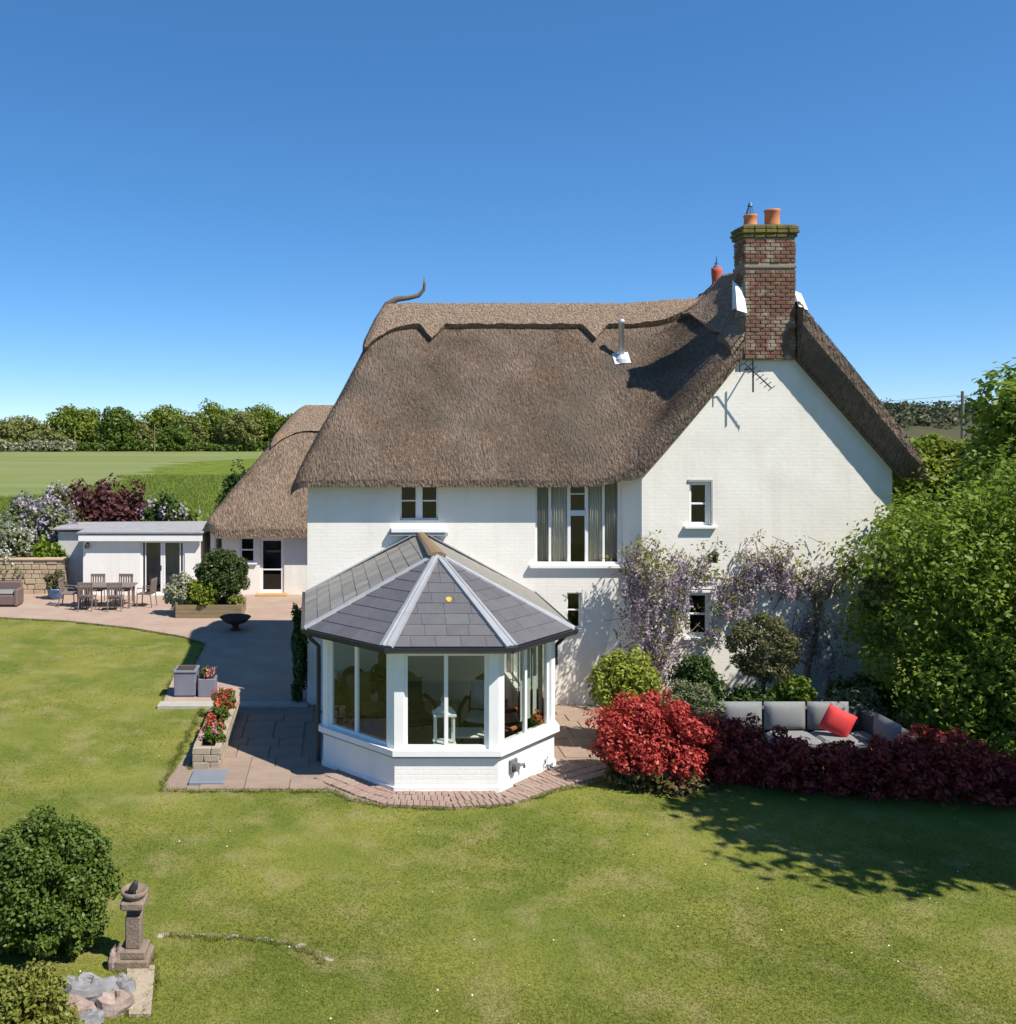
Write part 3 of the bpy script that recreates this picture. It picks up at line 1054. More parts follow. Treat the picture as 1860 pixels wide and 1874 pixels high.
# steel flue through the thatch
fx, fy_ = 6.69, 21.97
fz = float(roof_fn(np.array([fx]), np.array([fy_]))[0])
fp_ = part('flue_pipe', MB().lathe([(.065, -.4), (.065, .86), (.085, .87), (.085, .93), (.03, .98)], (fx, fy_, fz), 16), STEEL, cottage, smooth=True)
e_ = .02
sx_ = float(roof_fn(np.array([fx + e_]), np.array([fy_]))[0] - roof_fn(np.array([fx - e_]), np.array([fy_]))[0]) / (2 * e_)
sy_ = float(roof_fn(np.array([fx]), np.array([fy_ + e_]))[0] - roof_fn(np.array([fx]), np.array([fy_ - e_]))[0]) / (2 * e_)
fc = MB().slab([(fx + a * .19, fy_ + b * .13, fz + .05 + sx_ * a * .19 + sy_ * b * .13) for a, b in ((-1, -1), (1, -1), (1, 1), (-1, 1))], .03)
fc.lathe([(.15, -.08), (.14, .02), (.075, .12)], (fx, fy_, fz), 14)
part('flue_collar', fc, LEAD, fp_)

# aerial and wall lamp on the gable
ae = MB()
AX, AZ_ = 8.72, 7.28
AYY = WY - .34
ae.tube([(AX, WY + .02, AZ_), (AX, AYY, AZ_)], .018, 6)
ae.tube([(AX, AYY, AZ_ + .22), (AX, AYY, AZ_ - .5)], .018, 6)
b0, b1 = Vector((AX - .18, AYY, AZ_ + .12)), Vector((AX + .36, AYY - .06, AZ_ - .42))
ae.tube([b0, b1], .014, 6)
dv = (b1 - b0)
pv = Vector((dv.z, 0, -dv.x)).normalized()
for k in range(8):
    c = b0 + dv * (k / 7.0)
    L_ = .16 - .008 * k
    ae.tube([c - pv * L_ * .7 + Vector((0, -.05, 0)), c + pv * L_ * .7 + Vector((0, .05, 0))], .008, 5)
ae.tube([b0 + Vector((-.1, 0, .16)), b0 + Vector((-.1, 0, -.2))], .012, 5)
ae.tube([b0 + Vector((-.1, 0, .0)), b0], .01, 5)
single('television_aerial', ae, IRON, 'dark metal aerial fixed to the gable below the brick chimney', 'aerial')
wl = thing('wall_lantern', 'small black bracket lantern high on the white gable wall above the wisteria', 'lantern', (7.95, WY, 3.3))
part('bracket', MB().tube([(7.95, WY + .01, 3.24), (7.95, WY - .16, 3.24), (7.95, WY - .24, 3.34), (7.95, WY - .24, 3.40)], .016, 6)
     .bbox(7.91, 7.99, WY - .02, WY + .01, 3.15, 3.34, .006), IRON, wl)
part('lamp_body', MB().lathe([(.05, 0), (.09, .16), (.095, .17), (.11, .18), (.03, .25), (.02, .28)], (7.95, WY - .24, 3.18), 8), IRON, wl)

# drapes hung inside the wide window
def drape(x0, x1, z0, z1, y, m, label):
    n = 26
    vs, fs = [], []
    for i in range(n + 1):
        x = x0 + (x1 - x0) * i / n
        yy = y + .02 * math.sin(i * 1.55) + .012 * math.sin(i * .7)
        vs += [(x, yy, z0), (x, yy, z1)]
    for i in range(n):
        fs.append((2 * i, 2 * i + 2, 2 * i + 3, 2 * i + 1))
    o = single('curtain', MB().add(vs, fs), m, label, 'curtain', 'drapes inside the wide upper window', smooth=True)
    sol = o.modifiers.new('thickness', 'SOLIDIFY')
    sol.thickness = .008
    return o
for a, b, m_, lb in ((.0, .17, DRAPE_D, 'dark drape at the left end of the wide upper window'),
                     (.185, .39, DRAPE, 'pale grey green drape just left of the opening casement'),
                     (.62, .80, DRAPE, 'pale grey green drape just right of the opening casement'),
                     (.81, 1.0, DRAPE_D, 'grey drape at the right end of the wide window beside the return wall')):
    drape(W0 + a * WL, W0 + b * WL, 3.08, 4.95, FY + .17, m_, lb)

# ---- rear wing of the cottage with its own lower thatch
RWY = 33.7


def rear_fn(x, y):
    x, y = np.asarray(x, float), np.asarray(y, float)
    front = 2.62 + (y - 33.2) * 1.10
    back = 2.62 + (41.2 - y) * 1.10
    u = np.maximum(x + 4.95, 0)
    hip = 2.55 + u * 1.28
    z = smin(smin(front, back, .5), hip, .45)
    z = z - .16 * np.exp(-(np.maximum(y - 33.2, 0) / .2) ** 1.5) - .16 * np.exp(-(u / .2) ** 1.5)
    return z


def rear_yf(x):
    r = .8
    e = np.clip(-4.95 + r - np.asarray(x, float), 0, r)
    return 33.2 + r - np.sqrt(np.maximum(r * r - e * e, 0))


thatch(cottage, rear_fn, np.arange(-4.95, 3.0, .1), rear_yf, lambda x: np.full_like(np.asarray(x, float), 41.2),
       lambda x, y: np.full_like(x, .3), 80, THATCH_L, bristles=26000, bfn=lambda x, y: (y < 38) & (x < .6), blen=.22)
thatch_cap(cottage, rear_fn, np.arange(-2.6, 2.9, .1), lambda x: 1.05 + .6 * np.clip((-1.2 - x) / 1.4, 0, 1) ** 2,
           lambda x: 1.05 + 0 * x, lambda x: np.full_like(x, 37.2), 'x', h=.12)
rb = MB()
RD = (-2.86, -1.98, .1, 2.1)
RW1 = (-3.58, -3.04, 1.2, 2.12)
RW2 = (-4.62, -4.38, 1.66, 2.12)
wall_grid(rb, (-4.6 - .05, RWY), (3.0, RWY), 0, 2.75, [rel(RD, -4.65), rel(RW1, -4.65), rel((-4.5, -4.2, 1.66, 2.12), -4.65)], .22)
wall_grid(rb, (-4.65, 40.8), (-4.65, RWY), 0, 2.5)
wall_grid(rb, (3.0, RWY), (3.0, 40.8), 0, 2.6, top=[(0, 2.6), (7.1, 2.6), (3.5, 6.6)])
wall_grid(rb, (3.0, 40.8), (-4.65, 40.8), 0, 2.6)
part('rear_wall', rb, R_WALL, cottage)
rdw = window(cottage, (RD[0], RWY), (RD[1], RWY), RD[2], RD[3], (), (.42,), fw=.11, mw=.05, inset=.05, name='glazed_door', label='white glazed back door above the ochre step')
window(cottage, (RW1[0], RWY), (RW1[1], RWY), RW1[2], RW1[3], (), (.5,), fw=.06, mw=.05, inset=.05, sill=(.08, .06, .09))
window(cottage, (-4.5, RWY), (-4.2, RWY), 1.66, 2.12, (), (), fw=.05, inset=.05)
part('door_step', MB().bbox(-2.98, -1.86, RWY - .42, RWY, 0, .10, .012), ORANGEMAT, cottage)


def link_fn(x, y):
    return 7.0 - np.sqrt((np.asarray(x, float) - 4) ** 2 + .05) * 1.15


thatch(cottage, link_fn, np.linspace(.6, 7.4, 40), lambda x: np.full_like(np.asarray(x, float), 26.2), lambda x: np.full_like(np.asarray(x, float), 36.5),
       lambda x, y: np.full_like(x, .3), 30, THATCH)
lw = MB()
wall_grid(lw, (1.0, 33.7), (1.0, 26.4), 0, 3.4)
wall_grid(lw, (7.0, 26.4), (7.0, 36.0), 0, 3.4)
part('link_wall', lw, R_WALL, cottage)

# ------------------------------------------------------------------ conservatory
cons = thing('conservatory', 'white half octagon conservatory with a grey slate roof built against the cottage front', 'conservatory', (1.78, 17.5, 0))
CP = [(-.27, 20.2), (-.27, 16.55), (.92, 15.3), (2.63, 15.3), (3.84, 16.55), (3.84, 20.2)]        # wall line, left to right
CE = [(-.72, 20.2), (-.60, 16.42), (.76, 15.0), (2.80, 15.0), (4.16, 16.42), (4.22, 20.2)]        # eave line
EZ, AZ = 2.47, 3.73
APX, BPX = (1.78, 16.8), (1.78, 20.2)
SILLZ, HEADZ = .72, 2.36


def inset(path, d):
    out = []
    for i, p in enumerate(path):
        a = path[max(i - 1, 0)]
        b = path[min(i + 1, len(path) - 1)]
        n1 = Vector((p[1] - a[1], a[0] - p[0])) if i > 0 else None
        n2 = Vector((b[1] - p[1], p[0] - b[0])) if i < len(path) - 1 else None
        ns = [n.normalized() for n in (n1, n2) if n is not None]
        if len(ns) == 1:
            v = ns[0] * d
        else:
            s = (ns[0] + ns[1])
            v = s * (d / (1 + ns[0].dot(ns[1])))
        out.append((p[0] - v.x, p[1] - v.y))
    return out          # positive d = towards the inside (left of the path direction)


def ring_wall(mb, path, d0, d1, z0, z1):
    A, B = inset(path, d0), inset(path, d1)
    for i in range(len(path) - 1):
        a, b, c, e = A[i], A[i + 1], B[i + 1], B[i]
        mb.add([(*a, z0), (*b, z0), (*c, z0), (*e, z0), (*a, z1), (*b, z1), (*c, z1), (*e, z1)],
               [(3, 2, 1, 0), (4, 5, 6, 7), (0, 1, 5, 4), (2, 3, 7, 6)])
    for i in (0, len(path) - 1):
        a, e = A[i], B[i]
        mb.add([(*a, z0), (*e, z0), (*e, z1), (*a, z1)], [(0, 1, 2, 3)])
    return mb


# the path runs left-back -> front -> right-back, so its right-hand side is outside
part('dwarf_wall', ring_wall(MB(), CP, 0, .22, .0, .62), R_WALL2, cons)
part('plinth', ring_wall(MB(), CP, -.03, .05, -.02, .10), R_WALL2, cons)
part('sill', ring_wall(MB(), CP, -.09, .23, .625, .72), WPAINT, cons)
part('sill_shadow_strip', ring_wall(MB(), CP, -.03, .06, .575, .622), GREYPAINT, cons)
part('head_beam', ring_wall(MB(), CP, .0, .14, 2.30, 2.44), WPAINT, cons)
pin = inset(CP, .06)
for i in (1, 2, 3, 4):
    a, p, b = Vector(CP[i - 1]), Vector(CP[i]), Vector(CP[i + 1])
    w = .16 if i in (2, 3) else .12
    da, db = (a - p).normalized(), (b - p).normalized()
    q = inset(CP, .12)[i]
    o = inset(CP, -.015)[i]
    na, nb_ = p + da * w, p + db * w
    IA = Vector((-da.y, da.x))
    poly = [tuple(na + (Vector(q) - p) * .7), tuple(na + (Vector(o) - p)), o, tuple(nb_ + (Vector(o) - p)), tuple(nb_ + (Vector(q) - p) * .7), q]
    part('corner_post', MB().prism(poly[::-1] if False else poly, SILLZ, 2.30), WPAINT, cons)


def between(i, m0, m1):
    p, q = Vector(CP[i]), Vector(CP[i + 1])
    d = (q - p).normalized()
    return tuple(p + d * m0), tuple(q - d * m1)


for i, (m0, m1, cuts) in enumerate(((.03, .13, (.33, .67)), (.13, .17, (.46,)), (.17, .17, (.5,)), (.17, .13, (.5,)), (.13, .03, (.2, .4, .6, .8)))):
    p, q = between(i, m0, m1)
    window(cons, p, q, SILLZ, 2.30, cuts, (), fw=.05, mw=.065, depth=.07, inset=.03, gmat=GLASS_C)

# roof: five planes of slate
def roof_panel(name, A, B, C, D, m, slates='parts', rows=11, wmin=.30, tint=None, seed=1, nmat=None):
    """A,B eave left/right; C,D top right/left (C==D for a triangle). Adds a panel and its slates."""
    A, B, C, D = Vector(A), Vector(B), Vector(C), Vector(D)
    tri = (C - D).length < 1e-6
    pts = [A, B, C] if tri else [A, B, C, D]
    nrm = (B - A).cross(C - A).normalized()
    pn = part('roof_panel', MB().slab([p - nrm * .012 for p in pts], .05), tint or SLATE, cons)
    r = random.Random(seed)
    joined = MB()
    for k in range(rows):
        t0, t1 = k / rows, min(1, (k + 1.25) / rows)
        l0, r0 = A.lerp(D, t0), B.lerp(C, t0)
        l1, r1 = A.lerp(D, t1), B.lerp(C, t1)
        w = (r0 - l0).length
        n = max(1, round(w / wmin))
        off = 0.5 if k % 2 else 0
        cuts = [0] + [(j + off) / n for j in range(0 if off else 1, n)] + [1]
        e = (B - A).normalized()
        for c0, c1 in zip(cuts[:-1], cuts[1:]):
            if c1 - c0 < .02 * 1:
                continue
            g = .0025
            a = l0.lerp(r0, c0) + e * g
            b = l0.lerp(r0, c1) - e * g
            # tops keep the same line up the slope, clipped by the hips
            up = (l1 + r1) / 2 - (l0 + r0) / 2
            up = up - e * up.dot(e)
            dd, cc = a + up, b + up
            lo, hi = l1.dot(e), r1.dot(e)
            dd = dd + e * (min(max(dd.dot(e), lo), hi) - dd.dot(e))
            cc = cc + e * (min(max(cc.dot(e), lo), hi) - cc.dot(e))
            lift0, lift1 = .013 + r.uniform(0, .003), .004
            quad = [a + nrm * lift0, b + nrm * lift0, cc + nrm * lift1, dd + nrm * lift1]
            if (cc - dd).length < 1e-4:
                quad = quad[:3]
            if slates == 'parts':
                part('slate', MB().slab(quad, .008), nmat or m, pn)
            else:
                joined.slab(quad, .01)
    if slates != 'parts':
        part('slate_courses', joined, m, pn, kind='stuff')
    return pn


E3 = lambda i: (*CE[i], EZ)
TA, TB = (*APX, AZ), (*BPX, AZ)
roof_panel('l', (*CE[0], EZ), E3(1), TA, TB, SLATE_W, 'parts', 10, .34, SLATE_W, 3)
roof_panel('lf', E3(1), E3(2), TA, TA, SLATE, 'parts', 9, .40, seed=4)
roof_panel('f', E3(2), E3(3), TA, TA, SLATE, 'parts', 9, .40, seed=5)
roof_panel('rf', E3(3), E3(4), TA, TA, SLATE, 'parts', 9, .40, seed=6)
roof_panel('r', E3(4), (*CE[5], EZ), TB, TA, SLATE_W, 'joined', 10, .34, seed=7)


def hip_bar(a, b, w, m, name='hip_cap', lift=.02, double=False):
    a, b = Vector(a), Vector(b)
    d = (b - a).normalized()
    s = d.cross(Vector((0, 0, 1))).normalized()
    up = s.cross(d).normalized()
    mb = MB()
    prof = [(-w, -.035), (-w * .92, .012), (-w * .3, .03), (-w * .18, .014), (w * .18, .014), (w * .3, .03), (w * .92, .012), (w, -.035)] if double else \
           [(-w, -.03), (-w * .6, .015), (0, .03), (w * .6, .015), (w, -.03)]
    n = len(prof)
    vs = [a + s * x + up * (z + lift) for x, z in prof] + [b + s * x * .55 + up * (z + lift) for x, z in prof]
    vs += [a + up * (-.06), b + up * (-.06)]
    fs = [(i, i + 1, n + i + 1, n + i) for i in range(n - 1)]
    fs += [tuple(range(n)) + (2 * n,), tuple(range(2 * n - 1, n - 1, -1)) + (2 * n + 1,), (0, n, 2 * n + 1, 2 * n), (n - 1, 2 * n, 2 * n + 1, 2 * n - 1)]
    mb.add(vs, fs)
    return part(name, mb, m, cons)


for i, w, dbl in ((1, .06, False), (2, .125, True), (3, .125, True), (4, .06, False)):
    hip_bar(E3(i), TA, w, LEADCAP, double=dbl)
hip_bar((1.78, 16.72, AZ), (1.78, 20.16, AZ), .17, MOSSRIDGE, 'ridge_tile', .03)
# valley flashings where the roof meets the cottage wall
ef = MB()
ef.slab([(*CE[5][:1], 20.06, EZ + .02), (CE[5][0], 20.19, EZ + .02), (1.85, 20.19, AZ + .06), (1.85, 20.06, AZ + .06)], .02)
ef.slab([(CE[0][0], 20.19, EZ + .02), (CE[0][0], 20.06, EZ + .02), (1.71, 20.06, AZ + .06), (1.71, 20.19, AZ + .06)], .02)
part('wall_flashing', ef, LEADCAP, cons)
part('lichen_spot', MB().add([(1.88 + .05 * math.cos(t) * (1 + .3 * math.sin(3 * t)), 15.85 + .05 * math.sin(t), 3.065 + .05 * math.sin(t) * .7 + .026) for t in np.linspace(0, 2 * PI, 9)[:-1]], [tuple(range(8))]), LICHEN, cons)
# gutter
gt = MB()
for i in range(5):
    a, b = Vector((*CE[i], 0)), Vector((*CE[i + 1], 0))
    d = (b - a).normalized()
    n = Vector((d.y, -d.x, 0))
    prof = [(-.02, EZ - .01), (.07, EZ - .0), (.07, EZ - .06), (.03, EZ - .10), (-.02, EZ - .10)]
    e0 = -.03 if 0 < i else 0
    vs = []
    for pt in (a - d * (.03 if i > 0 else 0), b + d * (.03 if i < 4 else 0)):
        vs += [pt + n * o + Vector((0, 0, z)) for o, z in prof]
    gt.add(vs, [(0, 1, 6, 5), (1, 2, 7, 6), (2, 3, 8, 7), (3, 4, 9, 8), (4, 0, 5, 9), (4, 3, 2, 1, 0), (5, 6, 7, 8, 9)])
part('gutter', gt, BLACKP, cons)
sf = MB()
I0, I1 = inset(CP, .02), CE
for i in range(5):
    sf.add([(*I0[i], 2.40), (*I0[i + 1], 2.40), (*I1[i + 1], EZ - .07), (*I1[i], EZ - .07)], [(3, 2, 1, 0)])
part('soffit', sf, WPAINT, cons)
dp = MB().tube([(-.56, 16.5, EZ - .08), (-.5, 16.6, 2.25), (-.36, 16.68, 2.1), (-.36, 16.68, .05)], .04, 8)
part('downpipe', dp, BLACKP, cons)
dp2 = MB().tube([(4.12, 16.6, EZ - .08), (4.0, 16.7, 2.2), (3.92, 16.75, 2.1), (3.92, 16.75, 1.75)], .035, 8)
part('downpipe', dp2, BLACKP, cons)
# balanced flue on the right-hand dwarf wall
pm, pq = Vector(CP[3]), Vector(CP[4])
MF, LF = frame_at(CP[3], CP[4])
vent = MB(MF)
vent.bbox(.30, .52, -.04, .0, .24, .46, .01)
vent.tube([(.41, 0, .35), (.41, -.12, .35)], .07, 12)
vent.tube([(.52, -.06, .34), (.62, -.1, .34), (.62, -.1, .28)], .025, 8)
part('flue_vent', vent, mat("grey_vent", (.10, .11, .11), (.18, .19, .19), scale=9, rough=.5), cons)
part('floor', MB().prism(inset(CP, .2), .02, .10), FLOORC, cons)
ceil = MB()
cpi = inset(CP, .1)
ceil.add([(*cpi[0], 2.42), (*cpi[1], 2.42), (*cpi[2], 2.42), (*cpi[3], 2.42), (*cpi[4], 2.42), (*cpi[5], 2.42)], [(5, 4, 3, 2, 1, 0)])
part('ceiling', ceil, R_INNER, cons)

# ---- furniture seen through the glass
def armchair(loc, rz, label, frame_m, seat_m):
    t = thing('armchair', label, 'armchair', loc, 'armchairs inside the conservatory')
    org = Vector(loc)
    def W(mb):
        mb.M = Matrix.Translation(org)
        return mb
    bk = W(MB())
    n = 14
    prof = []
    for i in range(n + 1):
        u = -1 + 2 * i / n
        prof.append((u * .36, .62 + .5 * math.sqrt(max(0, 1 - u * u)) ** .8))
    vs = [(x, .30, .30) for x, _ in prof] + [(x, .36 + (z - .3) * .14, z) for x, z in prof]
    vs += [(x, .36, .30) for x, _ in prof] + [(x, .42 + (z - .3) * .14, z) for x, z in prof]
    m = n + 1
    fs = []
    for i in range(n):
        fs += [(i, i + 1, m + i + 1, m + i), (2 * m + i + 1, 2 * m + i, 3 * m + i, 3 * m + i + 1), (m + i, m + i + 1, 3 * m + i + 1, 3 * m + i)]
    fs += [(0, m, 3 * m, 2 * m), (n, 2 * m + n, 3 * m + n, m + n)]
    bk.add(vs, fs)
    part('backrest', bk, frame_m, t)
    part('seat', W(MB()).bbox(-.36, .36, -.34, .34, .26, .36, .03), frame_m, t)
    part('cushion', W(MB()).bbox(-.31, .31, -.33, .28, .362, .47, .05), seat_m, t)
    part('back_cushion', W(MB()).pillow((0, .27, .76), .58, .56, .2), seat_m, t, smooth=True)
    for sx in (-1, 1):
        part('arm', W(MB()).tube([(sx * .36, -.33, .28), (sx * .39, -.34, .58), (sx * .39, -.1, .64), (sx * .38, .34, .66)], .045, 8), frame_m, t, smooth=True)
        for sy in (-.3, .3):
            part('leg', W(MB()).tube([(sx * .32, sy, .27), (sx * .34, sy * 1.05, 0)], [.03, .022], 6), frame_m, t)
    t.rotation_euler = (0, 0, rz)
    return t
armchair((1.42, 17.9, .10), .25, 'dark wicker armchair with arched back behind the left front pane', WICKER, mat("dark_seat", (.06, .055, .045), rough=.95))
armchair((2.75, 17.7, .10), -.35, 'wicker armchair with pale cushions behind the right front pane', WICKER, WCUSH)
armchair((.55, 18.3, .10), .6, 'wicker armchair in the left bay of the conservatory', WICKER, mat("olive_seat", (.15, .15, .09), rough=.95))
armchair((3.2, 16.9, .10), -1.2, 'orange brown wooden armchair behind the right hand glass', ORANGEWOOD, mat("brown_seat", (.12, .07, .06), rough=.95))
tb = thing('coffee_table', 'low table with a pale top inside the conservatory', 'table', (2.3, 16.75, .10))
part('table_top', MB().bbox(1.95, 2.65, 16.5, 17.0, .50, .54, .01), WPAINT, tb)
for sx in (2.0, 2.6):
    for sy in (16.55, 16.95):
        part('leg', MB().box(sx - .02, sx + .02, sy - .02, sy + .02, .10, .50), WICKER, tb)
ln = thing('candle_lantern', 'white framed candle lantern standing on the inside of the front sill', 'lantern', (1.77, 15.58, .72))
lf = MB()
for sx in (-.15, .15):
    for sy in (-.1, .1):
        lf.bbox(1.77 + sx - .018, 1.77 + sx + .018, 15.58 + sy - .018, 15.58 + sy + .018, .721, 1.2, .004)
lf.bbox(1.58, 1.96, 15.44, 15.72, .721, .76, .005)
lf.bbox(1.58, 1.96, 15.44, 15.72, 1.2, 1.24, .005)
part('frame', lf, WPAINT, ln)
part('roof', MB().lathe([(.2, 0), (.1, .1), (.06, .11), (.05, .17), (.02, .19)], (1.77, 15.58, 1.24), 4), WPAINT, ln)
part('ring', MB().tube([(1.77 + .05 * math.cos(t), 15.58, 1.46 + .05 * math.sin(t)) for t in np.linspace(0, 2 * PI, 13)], .008, 5, False), WPAINT, ln)
# vertical blinds along the right side
ORD = ('first', 'second', 'third', 'fourth', 'fifth', 'sixth', 'seventh', 'eighth', 'ninth', 'tenth', 'eleventh')
for k in range(9):
    if k < 4:
        P = Vector(CP[4]).lerp(Vector(CP[3]), .02 + k * .115)
        dirv = (Vector(CP[3]) - Vector(CP[4])).normalized()
    else:
        P = Vector((3.84, 16.75 + (k - 4) * .62))
        dirv = Vector((0, 1))
    nin = Vector((-1, 0)) if k >= 4 else Vector((-.72, .69))
    P = P + nin * .22
    M0, L0 = frame_at(tuple(P), tuple(P + dirv * .13))
    sl = MB(M0).bbox(0, .115, -.003, .003, .9 if k < 4 else .3, 2.28, .001)
    single('blind_slat', sl, BLIND, f'white vertical blind strip inside the conservatory, {ORD[8 - k]} from the cottage wall', 'blind', 'blind strips in the conservatory')
# plant pot with orange flowers on the right sill is added with the plants

# ------------------------------------------------------------------ ground, fields, paving
def sheet(name, poly, z, m, label, kind='structure', z0=None):
    mb = MB()
    if z0 is None:
        n = len(poly)
        mb.add([(p[0], p[1], z) for p in poly], [tuple(range(n))])
    else:
        mb.prism(poly, z0, z)
    return structure(name, mb, m, label, kind)


def ccw(poly):
    a = sum(poly[i][0] * poly[(i + 1) % len(poly)][1] - poly[(i + 1) % len(poly)][0] * poly[i][1] for i in range(len(poly)))
    return poly if a > 0 else poly[::-1]


BIG = 2600
sheet('ground', [(-BIG, -200), (BIG, -200), (BIG, BIG), (-BIG, BIG)], -.03, mat("far_ground", (.17, .19, .06), (.23, .22, .09), scale=.01, rough=1, world=True, spec=.05), 'far countryside ground out to the horizon')
sheet('lawn', [(-40, -8), (40, -8), (40, 48), (-40, 48)], 0, LAWN, 'mown green lawn with dry yellowish patches around the cottage')
fy0 = 48.0
sheet('field', [(-400, 60), (260, 60), (260, 281), (-400, 281)], -.012, FIELD, 'pale grey green crop field reaching to the row of trees')
mp_ = [gp(-300, 925), gp(0, 912), gp(120, 905), gp(260, 868), gp(330, 846), gp(480, 839), gp(900, 840), gp(900, 985), gp(300, 1000), gp(-300, 1000)]
mq = []
for i in range(len(mp_)):
    a_, b_ = Vector(mp_[i]), Vector(mp_[(i + 1) % len(mp_)])
    nn = 14 if i < 6 else 1
    for k in range(nn):
        p_ = a_.lerp(b_, k / nn)
        if 1 < i < 5:
            p_ += Vector((RND.uniform(-1, 1), 0)) * .02 * p_.length
        mq.append(tuple(p_))
sheet('meadow', ccw(mq), .008, MEADOW, 'bright green meadow strip behind the garden room')

# upper terrace, lower patio and the path on the right
TERR = ccw([gp(-420, 1118), gp(-200, 1123), gp(0, 1132), gp(120, 1138), gp(240, 1151), gp(335, 1167), gp(377, 1180), gp(354, 1226), gp(318, 1241), gp(298, 1289),
            (-2.0, 20.28), (-.68, 20.2), (-.68, 26.4), (1, 26.5), (1, 33.7), (-9, 33.8), (-9.4, 36), (-22, 36)])
sheet('terrace', TERR, .045, PAVE, 'pink paved terrace beside the cottage and in front of the garden room', z0=-.03)
st = MB().bbox(-3.9, -.66, 19.92, 20.26, -.02, .075, .012)
structure('terrace_step', st, COPING, 'pale stone step along the near edge of the upper terrace')
LOWP = ccw([(-2.95, 15.35), (-.15, 15.35), (.2, 14.95), (.75, 14.72), (1.8, 14.62), (2.75, 14.8), (3.5, 15.3), (4.15, 15.6), (5.0, 16.2), (5.4, 17.6), (5.6, 19.0), (5.6, 20.2), (-.68, 20.2), (-2.6, 19.9)])
patio = sheet('patio', LOWP, .012, JOINT, 'lower patio of pinkish slabs around the conservatory', z0=-.03)


def inside(poly, x, y):
    c = False
    n = len(poly)
    for i in range(n):
        x1, y1 = poly[i]
        x2, y2 = poly[(i + 1) % n]
        if (y1 > y) != (y2 > y) and x < (x2 - x1) * (y - y1) / (y2 - y1) + x1:
            c = not c
    return c


CPOLY = CP[::-1]
slabs = {}
def slab_mesh(sx, sy):
    k = (sx, sy)
    if k not in slabs:
        m = MB().bbox(-sx / 2, sx / 2, -sy / 2, sy / 2, -.02, .02, .006).mesh('paving_slab')
        m.materials.append(SLABM)
        slabs[k] = m
    return slabs[k]
y = 15.4
while y < 20.1:
    d = RND.choice((.45, .45, .6))
    x = -2.93
    while x < 5.5:
        w = RND.choice((.45, .6, .6, .75))
        cx, cy = x + w / 2, y + d / 2
        ok = all(inside(LOWP, cx + a * w * .5, cy + b * d * .5) for a in (-1, 1) for b in (-1, 1))
        blocked = any(inside(CPOLY, cx + a * w * .5, cy + b * d * .5) for a in (-1, 0, 1) for b in (-1, 0, 1))
        front = (cy < 16.9 and -.2 < cx < 4.0)
        if ok and not blocked and not front:
            piece('paving_slab', slab_mesh(round(w - .02, 2), round(d - .02, 2)), patio,
                  Matrix.Translation((cx, cy, .014 + RND.uniform(-.003, .004))) @ Matrix.Rotation(RND.uniform(-.012, .012), 4, 'Z'))
        x += w
    y += d
# brick edging that runs round the conservatory and along the lawn edge
eb = MB().bbox(-.1, .1, -.048, .048, -.03, .03, .008).mesh('edging_brick')
eb.materials.append(EDGEB)
edge = [(-.35, 15.95), (.35, 15.2), (.78, 14.85), (1.8, 14.74), (2.75, 14.9), (3.4, 15.42), (4.05, 15.78), (4.9, 16.3)]
for row in range(3):
    pts = inset(edge, row * .215)
    for a, b in zip(pts[:-1], pts[1:]):
        a, b = Vector(a), Vector(b)
        n = max(1, round((b - a).length / .105))
        ang = math.atan2(b.y - a.y, b.x - a.x)
        for k in range(n):
            p = a.lerp(b, (k + .5) / n)
            if inside(CPOLY, p.x, p.y) or p.y > 17:
                continue
            piece('edging_brick', eb, patio, Matrix.Translation((p.x, p.y, .012 + RND.uniform(-.004, .008))) @ Matrix.Rotation(ang + PI / 2 + RND.uniform(-.04, .04), 4, 'Z'))

# ------------------------------------------------------------------ garden room (flat roofed outbuilding)
gr = thing('garden_room', 'low white garden room with a flat grey roof and glazed double doors', 'outbuilding', (-7, 33.5, 0))
GX = (-9.22, -5.0)
FD = (-7.15, -5.55, .08, 2.02)
gw = MB()
wall_grid(gw, (GX[0], 33.5), (GX[1], 33.5), 0, 2.2, [rel(FD, GX[0])], .2)
wall_grid(gw, (GX[0], 36.2), (GX[0], 33.5), 0, 2.2)
wall_grid(gw, (GX[1], 33.5), (GX[1], 36.2), 0, 2.2)
wall_grid(gw, (GX[1], 36.2), (-10.5, 36.2), 0, 2.2)
part('wall', gw, R_WALL2, gr)
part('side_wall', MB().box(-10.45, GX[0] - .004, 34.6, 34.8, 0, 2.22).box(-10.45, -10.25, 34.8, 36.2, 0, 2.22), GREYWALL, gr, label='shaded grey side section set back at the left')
part('fascia', MB().bbox(GX[0] - .12, GX[1] + .1, 33.28, 33.42, 2.02, 2.26, .01), WPAINT, gr)
part('roof', MB().slab([(-10.6, 34.4, 2.31), (GX[0] - .16, 34.4, 2.31), (GX[0] - .16, 33.24, 2.30), (GX[1] + .14, 33.24, 2.30), (GX[1] + .14, 36.4, 2.40), (-10.6, 36.4, 2.36)], .05), FELT, gr)
fd = MB()
mid = (FD[0] + FD[1]) / 2
fdw = [window(gr, (FD[0], 33.5), (mid - .004, 33.5), FD[2], FD[3], (.22,), (), fw=.08, mw=.04, inset=.04, name='glazed_door'),
       window(gr, (mid + .004, 33.5), (FD[1], 33.5), FD[2], FD[3], (.78,), (), fw=.08, mw=.04, inset=.04, name='glazed_door')]
part('handle', MB().bbox(mid - .07, mid - .04, 33.48, 33.54, .95, 1.12, .005), IRON, fdw[0])
part('floor', MB().box(GX[0] + .2, GX[1] - .2, 33.7, 36.0, .02, .05), FLOORIN, gr)
